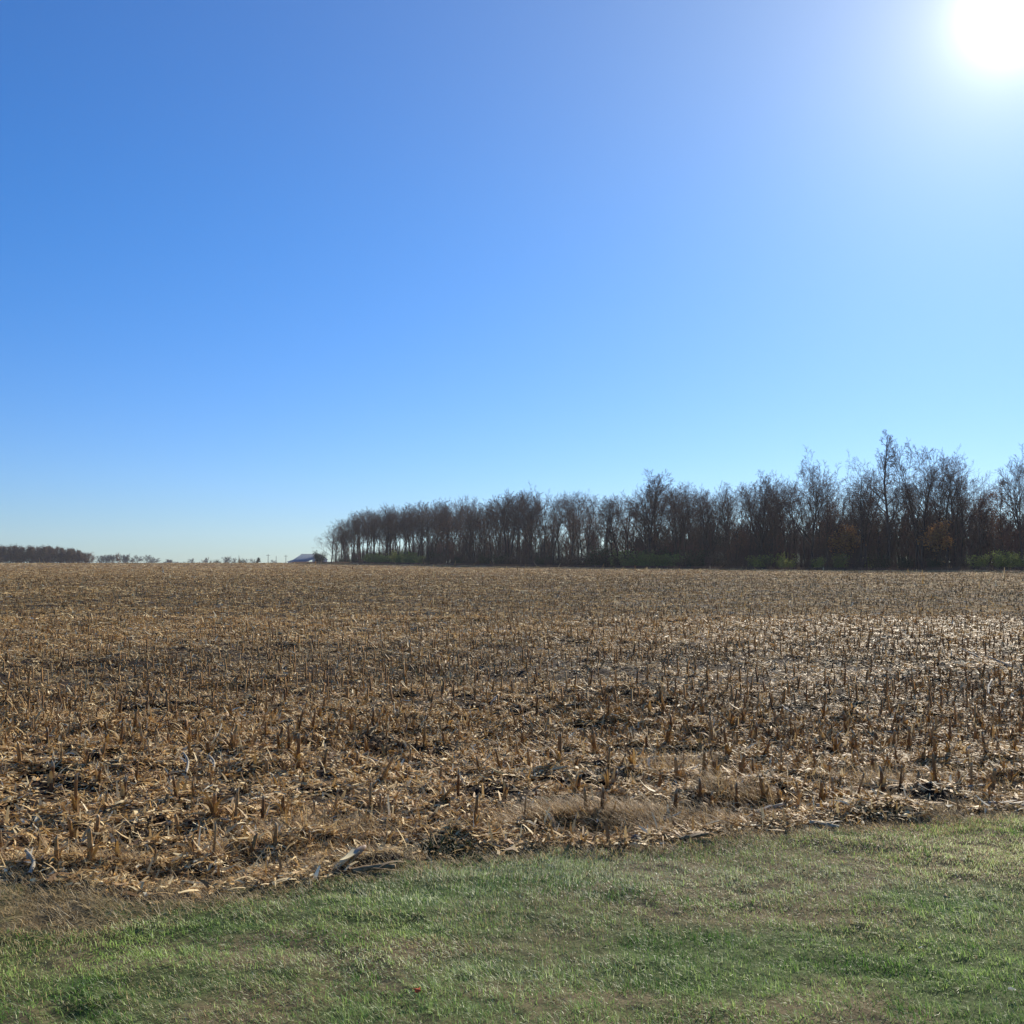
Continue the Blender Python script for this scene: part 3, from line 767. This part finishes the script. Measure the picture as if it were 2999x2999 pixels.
TREES = []
def put(key, x, y, top_px=None, h=None, wf=1.0, label=None, group='bare trees of the woods', cat='tree', name=None):
    src = protos[key]
    o = src if not src['used'] else copy_tree(src)
    src['used'] = 1
    z = float(height(np.array([x]), np.array([y]))[0])
    if top_px is not None: h = at(0, top_px, y)[2] - z
    s = h / src['h']
    if key.startswith('pale'): wf *= 1.25
    o.location = (x, y, z); o.scale = (s * wf, s * wf, s); o.rotation_euler = (0, 0, random.uniform(0, 6.28))
    tag(o, label, cat, group)
    if name: o.name = name
    TREES.append((o, x, y)); return o

ED0 = np.array([88., 178.])
def edge_pt(s, t): p = ED0 + ROW * s + PER * t; return float(p[0]), float(p[1])
def s_of_px(px, t=0.0):
    k = (px - 966) / 966 * 512 / F
    # solve (88-.5424 s + .84 t) = k (178 + .84 s + .54 t)
    return (88 + PER[0] * t - k * (178 + PER[1] * t)) / (k * ROW[1] - ROW[0])
prof = np.array([(560, 996), (620, 986), (660, 968), (700, 957), (770, 947), (850, 939), (920, 940), (960, 930), (1060, 925), (1170, 928), (1225, 915), (1300, 914), (1400, 910), (1480, 904), (1530, 892),
                 (1600, 878), (1680, 872), (1740, 866), (1800, 862), (1860, 872), (1932, 864), (2100, 860)], float)
heroes = [
 ('edge', 626, 983, 1.0, 1.4, 'leftmost tree of the woods, small and spreading beside the barn'),
 ('fan', 668, 962, 1.0, 1.15, 'slim fan-shaped bare tree, second from the open left end of the woods'),
 ('fan', 728, 950, 1.5, 1.0, 'round fan-crowned bare tree standing clear near the left end'),
 ('fan2', 890, 942, 1.0, .9, 'tree with rust-tinted crown above the russet understory at centre left'),
 ('fan2', 958, 917, 1.0, .95, 'bare tree with a wide forked crown rising over the left half of the woods'),
 ('fan', 1003, 906, 2.0, .8, 'peaked bare tree just right of the wide forked one'),
 ('dome', 1226, 884, 1.0, 1.45, 'dense dome-crowned bare tree, darkest and roundest of the woods'),
 ('dome', 1437, 885, 2.0, 1.0, 'small dome-crowned bare tree between the darkest dome and the tall right trees'),
 ('fan', 1532, 838, 0.0, .95, 'tall airy bare tree at the start of the high right part of the woods'),
 ('conic', 1673, 812, -1.0, 1.0, 'tallest tree, with a straight trunk and short side branches'),
 ('fan2', 1738, 818, 2.0, .9, 'pale airy tree rising just right of the tallest one'),
 ('t2', 1625, 846, 2.0, 1.0, 'bare tree crowding the left side of the tallest one'),
 ('t3', 1785, 838, 1.0, 1.0, 'tall bare tree right of the pale airy one'),
 ('fan', 1928, 834, 0.0, .85, 'dense high tree cut by the right edge of the picture'),
]
for key, px, top, t, wf, lb in heroes:
    x0, y0 = edge_pt(s_of_px(px, t), t)
    put(key, x0, y0, top_px=top, wf=wf, label=lb)
ZT = [(705, 'near the open left end of the woods'), (800, 'beside the round fan-crowned tree'), (865, 'left of the rust-tinted crown'), (925, 'beside the rust-tinted crown'), (985, 'beside the wide forked crown'),
      (1050, 'beside the peaked tree'), (1110, 'left of the tallest rounded shrub'), (1165, 'behind the tallest rounded shrub'), (1215, 'just left of the dark dome crown'), (1270, 'just right of the dark dome crown'),
      (1330, 'right of the long green shrubs'), (1390, 'left of the small dome crown'), (1450, 'beside the small dome crown'), (1505, 'left of the tall airy tree'), (1570, 'beside the tall airy tree'), (1620, 'between the tall airy and the tallest tree'),
      (1660, 'close left of the tallest tree'), (1710, 'close right of the tallest tree'), (1760, 'left of the golden sapling'), (1810, 'behind the golden sapling'), (1870, 'right of the golden sapling'), (9999, 'by the right picture edge')]
def zone(px): return next(z for lim, z in ZT if px < lim)
def lab(px, rus):
    if rus: return 'low rust-leaved tree growing among the bare trunks'
    if px < 780: return 'slender bare tree in the thin left end of the woods'
    if px < 1180: return 'straight bare tree with sky showing between trunks, left of the dome crown'
    if px < 1500: return 'close-set dark bare tree in the middle stretch right of the dome crown'
    return 'high bare tree over dark brush in the right part of the woods'
def tlab(px, k, t0, rel):
    if k.startswith('rus'): return '%s rust-leaved tree %s' % ('low' if rel < .65 else 'taller', zone(px))
    kind = {'t2': 'forked', 't5': 'forked', 'fan2': 'wide forked'}.get(k, 'slender straight' if k in ('t0', 't3', 't6') else 'straight')
    return '%s bare tree %s, %s' % (kind, 'on the front edge' if t0 < 5 else 'second from the edge' if t0 < 14 else 'deep inside', zone(px))
rowsdef = [(0, 5, -26, 304, 3.5), (6, 13, -22, 302, 4.2), (15, 24, -16, 285, 6.4), (26, 38, -14, 150, 12.0)]
rowsdef.append((0, 9, 296, 316, 4.0))
for (t0, t1, s0, s1, stp) in rowsdef:
    s = s0
    while s < s1:
        t = random.uniform(t0, t1); ss = s + random.uniform(-1.3, 1.3)
        x0, y0 = edge_pt(ss, t); px = 966 + x0 / y0 * F / 512 * 966
        s += stp
        if px > 1960: continue
        top = np.interp(px, prof[:, 0], prof[:, 1])
        hh = 1060 - top
        rus = random.random() < (.30 if 850 < px < 1130 else .12)
        if rus:
            k = random.choice(['rus0', 'rus1']); hh *= random.uniform(.5, .8)
        else:
            k = random.choice(tall + (['fan2'] if random.random() < .3 else [])); hh *= random.uniform(.88, 1.05) if px < 1480 else random.uniform(.76, 1.07) if t0 < 14 else random.uniform(.70, .95)
        put(k, x0, y0, top_px=1060 - hh, wf=random.uniform(.85, 1.15) if px > 800 else random.uniform(.9, 1.25), label=tlab(px, k, t0, hh / (1060 - top)), group='bare trees of the woods' if not rus else 'rust-leaved trees of the woods')
for px, top, t in ((1770, 985, -1.5), (1600, 990, 3)):
    x0, y0 = edge_pt(s_of_px(px, t), t)
    put('gold', x0, y0, top_px=top, wf=1.3, label='small golden-orange tree glowing low in the dark right woods' if px > 1700 else 'small dull-gold sapling low in the right woods', group='golden saplings of the woods')

# thicket of thin poles and brush filling the woods: one mass
tv, tq, kv, kq, lp = tree_mesh(300, H=8, base=.15, spread=.28, n1=9, n2=5, n3=3, n4=1, ang1=(.3, .8), up=.6, trunk_r=.05, tr=.022)
tv2, tq2, kv2, kq2, lp2 = tree_mesh(301, H=8, base=.3, spread=.22, n1=7, n2=5, n3=4, n4=1, ang1=(.3, .7), up=.6, trunk_r=.06, tr=.022)
SAP = [(np.concatenate([tv, kv]), np.concatenate([tq, kq + len(tv)])), (np.concatenate([tv2, kv2]), np.concatenate([tq2, kq2 + len(tv2)]))]
Bf = Buf(); cnt = 0
for i in range(4100):
    s = random.uniform(-25, 306) if i > 3300 or random.random() < .55 else random.uniform(-25, 110)
    t = random.uniform(2, 42) if s < 140 else random.uniform(1, 16)
    if i > 3300: t = random.uniform(1, 20)
    x0, y0 = edge_pt(s, t); px = 966 + x0 / y0 * F / 512 * 966
    if px > 1950: continue
    v, q = SAP[i % 2]; a = random.uniform(0, 6.28)
    full = (1060 - np.interp(px, prof[:, 0], prof[:, 1])) / 1932 * 1024 / F * y0
    k = full * (random.uniform(.22, .60) if px > 1480 else random.uniform(.25, .60) if px > 1100 else random.uniform(.15, .50) if px > 780 else random.uniform(.12, .3)) / 8
    if i > 3300: k = random.uniform(2.0, 4.5) / 8
    ca, sa = math.cos(a) * k * (1.8 if i > 3300 else 1), math.sin(a) * k * (1.8 if i > 3300 else 1)
    vv = np.stack([v[:, 0] * ca - v[:, 1] * sa + x0, v[:, 0] * sa + v[:, 1] * ca + y0, v[:, 2] * k + float(height(np.array([x0]), np.array([y0]))[0])], -1)
    Bf.add(vv, q)
g = Bf.build('brush', M_brush); tag(g, 'dark thicket of thin saplings and brush filling the woods', 'brush', kind='stuff')

# shrubs along the foot of the woods
def make_bush(seed, cols, wts, H=4, W=5, nl=1500, size=.14, dens=1.0):
    rs = np.random.default_rng(seed); rd = random.Random(seed)
    T = TB(); tips = []
    for k in range(16):
        a = rd.uniform(0, 6.28); r = rd.uniform(0, .5) * W * .5
        p = Vector((math.cos(a) * r * .5, math.sin(a) * r * .5, -.1)); d = Vector((math.cos(a) * rd.uniform(.1, .8), math.sin(a) * rd.uniform(.1, .8), 1)).normalized()
        ln = H * rd.uniform(.6, 1.05); Pp = [p.copy()]
        for i in range(5):
            d = (d + Vector((rd.gauss(0, .12), rd.gauss(0, .12), rd.gauss(0, .08)))).normalized(); p = p + d * ln / 5; Pp.append(p.copy())
        T.tube(Pp, [.04 * (1 - .15 * i) for i in range(6)], 4)
        for i in range(1, 6):
            for j in range(5):
                q = Pp[i] + Vector((rd.gauss(0, W * .09), rd.gauss(0, W * .09), rd.uniform(-.4, .5)))
                T.tube([Pp[i], (Pp[i] + q) / 2 + Vector((0, 0, .1)), q], [.018, .014, .01], 3); tips.append(tuple(q))
    tips = np.array(tips); tips = tips[tips[:, 2] > .1]
    v, q, c = leaf_quads(tips, size, cols, wts, rs, max(1, int(nl / len(tips))), .30)
    v[:, 2] = np.maximum(v[:, 2], .02)
    root = empty('shrub')
    mesh_obj('stems', np.array([tuple(z) for z in T.v]), np.array(T.q), M_twig, root)
    mesh_obj('foliage', v, q, M_leaf, root, c); root['used'] = 0; root['h'] = H
    return root
protos['bg'] = make_bush(1, [(.16, .26, .05), (.20, .30, .06), (.09, .15, .04)], [1, .8, 1], nl=3200)
protos['by'] = make_bush(2, [(.34, .38, .07), (.42, .44, .09), (.20, .25, .05)], [1, .8, 1], nl=2800)
protos['bb'] = make_bush(3, [(.07, .045, .03), (.10, .06, .035), (.045, .032, .024)], [1, .7, 1], nl=1700, size=.11)
protos['bd'] = make_bush(4, [(.028, .042, .018), (.04, .055, .022), (.05, .04, .025)], [1, 1, .6], nl=3400)
protos['bt'] = make_bush(5, [(.05, .04, .032), (.07, .05, .038)], [1, 1], nl=700, size=.09)
def bush_kind(px):
    r = random.random()
    if 690 < px < 800: return 'by' if r < .45 else 'bg'
    if 1110 < px < 1270: return 'bg' if r < .65 else ('bd' if r < .85 else 'by')
    if 1040 < px < 1110: return 'by' if r < .25 else 'bb'
    if 1380 < px < 1640: return 'by' if r < .30 else ('bg' if r < .55 else 'bt')
    if 1640 < px < 1720: return 'bd'
    if px > 1840: return 'by' if r < .3 else 'bb'
    return 'bb' if r < .5 else ('bd' if r < .75 else 'bt')
BL = {'bg': 'green leafy shrub at the foot of the woods', 'by': 'yellow-green leafy shrub lit at its top under the trees', 'bb': 'reddish brown leafy shrub in the dark edge of the woods',
      'bd': 'dark green dense shrub in the edge of the woods', 'bt': 'nearly leafless grey-brown shrub in the edge of the woods'}
for (t0, t1, stp, hm) in ((-3.6, -1.4, 4.0, 1.0), (1, 5, 5.2, 1.3)):
    s = -22
    while s < 292:
        ss = s + random.uniform(-1.4, 1.4); x0, y0 = edge_pt(ss, random.uniform(t0, t1)); px = 966 + x0 / y0 * F / 512 * 966; s += stp
        if px > 1960: continue
        k = bush_kind(px); hh = random.uniform(2.3, 3.9) * hm * (.8 if px > 1350 else 1.0) * (.55 if px < 690 else 1)
        put(k, x0, y0, h=hh, wf=random.uniform(.9, 1.4), label=BL[k].split(' at ')[0].split(' in ')[0].split(' lit')[0] + ', ' + ('front row' if t0 < 0 else 'back row') + ', ' + zone(px), group={'bg': 'green shrubs', 'by': 'yellow-green shrubs', 'bb': 'brown shrubs', 'bd': 'dark shrubs', 'bt': 'leafless shrubs'}[k] + ' under the woods', cat='shrub')
x0, y0 = edge_pt(s_of_px(1137, -2), -2); put('bd', x0, y0, top_px=1028, wf=1.0, label='tallest dark green rounded shrub, left of the long green ones under the dome tree', group='dark shrubs under the woods', cat='shrub')
# loose evergreen beside the barn
x0, y0 = edge_pt(s_of_px(604, 3), 3); put('bd', x0, y0, top_px=1040, wf=.9, label='dark rounded evergreen standing right beside the barn', group='dark shrubs under the woods', cat='shrub')

# tall dry weeds along the foot of the woods
n = 70000
s = rng.uniform(-30, 330, n); t = rng.normal(-5.6, 1.2, n); p = ED0 + s[:, None] * ROW + t[:, None] * PER
x, y = p[:, 0], p[:, 1]
k_ = fbm(x * .2, y * .2, 77, 3) > .36; x, y = x[k_], y[k_]
xx = rng.normal(96, 9, 9000); yy = rng.normal(176, 5, 9000); x = np.concatenate([x, xx]); y = np.concatenate([y, yy]); n = len(x)
hh = rng.uniform(.25, .75, n)
v, q, c = strips(x, y, height(x, y), rng.uniform(0, 6.28, n), rng.uniform(1.0, 1.57, n), hh, rng.uniform(.015, .05, n), rng.uniform(-.8, 0, n), rng.uniform(-.3, .3, n), pick([(.16, .105, .07), (.22, .15, .10), (.11, .07, .05)], [1, .6, 1], n), 2, .3)
g = mesh_obj('dry_weeds', v, q, M_dead, col=c); tag(g, 'strip of tall tan dry weeds along the foot of the woods', 'weeds', kind='stuff')

# ------------------------------------------------------------------ far woods on the left and far trees on the skyline
fl = [(.12, .070, .050), (.16, .095, .06), (.09, .06, .05), (.10, .08, .055)]
for i in range(3):
    P('far%d' % i, seed=400 + i, H=13, base=.12, spread=.40, n1=15, n2=6, n3=5, n4=3, ang1=(.4, 1.0), up=.5, tr=.035, trunk_r=.25, leaves=(.26, fl, [1, .7, 1, 1], 2, .6, .5))
fx = [(0, 1030), (18, 1029), (38, 1030), (60, 1031), (85, 1030), (105, 1031), (125, 1034), (137, 1033), (150, 1037), (162, 1042)]
for k in range(48):
    px = -30 + k % 24 * 8.4 + random.uniform(-2, 2); Y = (640 if k < 24 else 660) + random.uniform(-6, 6)
    if k >= 24: px += 4
    top = np.interp(px, [a_ for a_, _ in fx], [b_ for _, b_ in fx]) + random.uniform(-.5, 3)
    if px > 168: continue
    x0, _, _ = at(px, 1060, Y)
    put('far%d' % random.randrange(3), x0, Y, top_px=top, wf=random.uniform(.95, 1.2), label='brown leafy crown in the far woods on the left skyline', group='trees of the far woods on the left skyline')
P('pale0', n4=4, seed=410, bark=M_bark_hazed, twig=M_bark_hazed, H=14, base=.22, spread=.42, n1=13, n2=6, n3=5, ang1=(.5, 1.1), up=.5, tr=.05, trunk_r=.25, stop=.7)
P('pale1', n4=4, seed=411, bark=M_bark_hazed, twig=M_bark_hazed, H=14, base=.25, spread=.36, n1=12, n2=6, n3=5, ang1=(.4, .9), up=.5, tr=.05, trunk_r=.25, stop=.8, fork=True)
P('brown', seed=412, H=14, base=.2, spread=.36, n1=13, n2=6, n3=4, n4=2, up=.4, tr=.03, leaves=(.28, RUS, [1, 1, .5, 1], 2, .7, .5))
fc = lambda z_: z_ * .1667
sk1 = [(1045, 150, 'brown', 1.0), (1112, 186, 'pale1', 1.2), (1155, 176, 'pale1', 1.2), (1180, 180, 'pale1', 1.2), (1230, 176, 'pale1', 1.2), (1290, 182, 'pale0', 1.2), (1375, 172, 'pale1', 1.2), (1430, 178, 'pale0', 1.2), (1205, 172, 'pale1', .9), (1258, 175, 'pale0', .9), (1345, 157, 'brown', .9), (1405, 165, 'pale1', .9), (1455, 190, 'pale0', 1), (1490, 206, 'pale0', .9),
       (1560, 180, 'pale0', 1.1), (1645, 177, 'pale0', 1.3), (1755, 205, 'pale0', 1.6), (1712, 222, 'pale0', 1.2), (1892, 228, 'pale0', 1.7), (1930, 232, 'pale0', 1.4)]
lbp = {'pale0': 'pale round bare tree on the far skyline between the left woods and the barn', 'pale1': 'pale upright bare tree on the far skyline right of the left woods', 'brown': None}
for zx, zy, k, w in sk1:
    px, py = zx * .1667, 1017.8 + zy * .1667; py -= 1.5; Y = 900 if k != 'brown' else 700
    x0, _, _ = at(px, 1060, Y)
    lb = lbp[k] or ('rust-brown tree at the right end of the far left woods' if zx < 1200 else 'dark brown upright tree among the pale far trees')
    put(k, x0, Y, top_px=py, wf=w, label=lb, group='far trees on the left skyline')
P('cedar', seed=413, H=8, base=.04, spread=.30, conic=True, n1=26, n2=6, n3=3, n4=2, ang1=(1.0, 1.4), up=.1, tr=.03, leaves=(.25, [(.03, .05, .025), (.045, .06, .03), (.05, .05, .035)], [1, 1, 1], 2, 1, .3))
sk2 = [(150, 205, 'pale0', 1.5, 880), (222, 224, 'pale0', 1.9, 880), (325, 232, 'bush', 1, 800), (395, 190, 'pale0', 1.2, 880), (500, 205, 'pale0', 1.7, 860), (562, 180, 'pale0', 1.0, 880), (655, 211, 'bush', 1.2, 760),
       (735, 166, 'pale1', 1.1, 760), (760, 172, 'pale1', 1.0, 765), (812, 184, 'pale1', 1.1, 880), (910, 205, 'bush', 1.3, 760), (955, 190, 'pale1', 1.0, 820), (1020, 192, 'pale0', 1.1, 800), (1080, 192, 'cedar', 1.1, 700), (1232, 206, 'pale0', 1.5, 950),
       (290, 238, 'bush', 1.0, 800), (865, 232, 'bush', 1.6, 800), (610, 228, 'bush', 1.0, 780)]
for i, (zx, zy, k, w, Y) in enumerate(sk2):
    px, py = 289.9 + zx * .1834, 1017.8 + zy * .1834; x0, _, _ = at(px, 1060, Y)
    if k == 'bush': put('bd', x0, Y, top_px=py, wf=w * .8, label='dark low evergreen bush on the far skyline left of the barn', group='dark bushes on the far skyline', cat='shrub')
    elif k == 'cedar': put('cedar', x0, Y, top_px=py, wf=w, label='dark cone-shaped evergreen between the far trees and the utility poles', group='far trees on the left skyline', name='evergreen')
    else: put(k, x0, Y, top_px=py, wf=w, label=lbp[k], group='far trees on the left skyline')

# ------------------------------------------------------------------ barn
bx, by, _ = at(565.6, 1060, 520); bx += 4.8; bz = float(height(np.array([bx]), np.array([by]))[0])
barn = empty('barn', (bx, by, bz), R(-40)); tag(barn, 'low farm barn with blue-grey metal roof at the left end of the woods', 'barn')
rh = at(0, 1045.6, 520)[2] - bz            # ridge height
Lb, e, sk = 15.0, rh * .45, rh * .24        # length along ridge, eave of the steep roof, eave of the low skirt
prof_r = [(-9.2, sk), (-5.2, e), (0, rh), (5.0, e)]   # across the ridge (y axis, towards the camera is negative)
def slab(pts2, x0, x1, th=.12, skew=0.0):
    v = []; q = []
    m = len(pts2)
    for (yy_, zz_) in pts2:
        for xx_ in (x0 - skew * (rh - zz_), x1): v += [(xx_, yy_, zz_), (xx_, yy_, zz_ - th)]
    for i in range(m - 1):
        a0 = i * 4; b0 = a0 + 4
        q += [(a0, b0, b0 + 2, a0 + 2), (a0 + 1, a0 + 3, b0 + 3, b0 + 1), (a0, a0 + 1, b0 + 1, b0), (a0 + 2, b0 + 2, b0 + 3, a0 + 3)]
    q += [(0, 2, 3, 1), ((m - 1) * 4, (m - 1) * 4 + 1, (m - 1) * 4 + 3, (m - 1) * 4 + 2)]
    return v, q
v, q = slab(prof_r, -Lb * .42, Lb * .58, .12, .0); mesh_obj('roof', v, np.array(q), M_barnroof, barn)
def boxm(b, x0, x1, y0, y1, z0, z1):
    v = [(x0, y0, z0), (x1, y0, z0), (x1, y1, z0), (x0, y1, z0), (x0, y0, z1), (x1, y0, z1), (x1, y1, z1), (x0, y1, z1)]
    b.add(v, [(0, 3, 2, 1), (4, 5, 6, 7), (0, 1, 5, 4), (1, 2, 6, 5), (2, 3, 7, 6), (3, 0, 4, 7)])
b = Buf(); boxm(b, -Lb * .40, Lb * .56, -8.7, 4.6, -.5, sk - .16)
b.add([(-Lb * .40, -4.9, sk - .16), (-Lb * .40, 4.6, sk - .16), (-Lb * .40, 4.6, e - .25), (-Lb * .40, 0, rh - .3), (-Lb * .40, -4.9, e - .25)], [(0, 1, 2, 4)], [(4, 2, 3)])
b.add([(Lb * .56, -4.9, sk - .16), (Lb * .56, 4.6, sk - .16), (Lb * .56, 4.6, e - .25), (Lb * .56, 0, rh - .3), (Lb * .56, -4.9, e - .25)], [(0, 1, 2, 4)], [(4, 2, 3)])
b.build('wall', M_barnwall, barn)
b = Buf(); boxm(b, 2.6, 6.6, -8.78, -8.705, -.4, sk - .2); b.build('opening_shade', M_dark, barn)  # dark panel on the wall, its colour standing in for the unlit opening
b = Buf(); boxm(b, -Lb * .42 - .1, Lb * .58 + .05, -.25, .25, rh - .02, rh + .12); b.build('ridge_cap', M_barnwall, barn)

# utility poles
def pole(px, top, Y, label, arm=True):
    x0, _, _ = at(px, 1060, Y); z0 = float(height(np.array([x0]), np.array([Y]))[0]); h = at(0, top, Y)[2] - z0
    root = empty('utility_pole', (x0, Y, z0)); tag(root, label, 'utility pole', 'utility poles beside the barn')
    v, q, t = tube([Vector((0, 0, h * k / 6)) for k in range(7)], [.20 - .012 * k for k in range(7)], 8); b = Buf(); b.add(v, q, t); b.build('pole', M_wood, root, True)
    if arm:
        b = Buf(); boxm(b, -1.1, 1.1, -.08, .06, h - .9, h - .72); b.build('crossarm', M_wood, root)
    for xk in (-.95, .95) if arm else (0,):
        v, q, t = tube([Vector((xk, 0, h - (.72 if arm else 0) + .06 * k)) for k in range(4)], [.05, .09, .06, .04], 6); b = Buf(); b.add(v, q, t); b.build('insulator', M_barnwall, root)
pole(450.8, 1048, 640, 'utility pole farthest left, between the far trees', False)
pole(505.8, 1045.5, 620, 'tallest utility pole, standing left of the other two near the barn')
pole(521, 1049, 680, 'shortest utility pole, middle one of the three near the barn', False)
pole(539.3, 1047, 640, 'utility pole closest to the barn roof')

# remove unused prototypes
for k, p in protos.items():
    if not p['used']:
        for ch in list(p.children): bpy.data.objects.remove(ch)
        bpy.data.objects.remove(p)

# ------------------------------------------------------------------ haze
if HAZE_DENSITY:
    m = bpy.data.materials.new('haze_air'); m.use_nodes = True; nt = m.node_tree
    for n_ in list(nt.nodes):
        if n_.type != 'OUTPUT_MATERIAL': nt.nodes.remove(n_)
    pv = nt.nodes.new('ShaderNodeVolumePrincipled'); pv.inputs['Density'].default_value = HAZE_DENSITY
    pv.inputs['Color'].default_value = (.86, .92, 1.0, 1); pv.inputs['Anisotropy'].default_value = .3
    nt.links.new(pv.outputs[0], nt.nodes['Material Output'].inputs['Volume'])
    zb = float(gz.min()) - 1.0
    X0, X1, Y0, Y1, Z0, Z1 = -1150, 1150, -1150, 1150, zb, 34.0
    b = Buf(); boxm(b, X0, X1, Y0, Y1, Z0, Z1)
    hz_ = b.build('haze', m); tag(hz_, 'thin blue autumn haze over the field', 'haze', kind='stuff')
print('stubs', len(SP), 'trees', len(TREES))
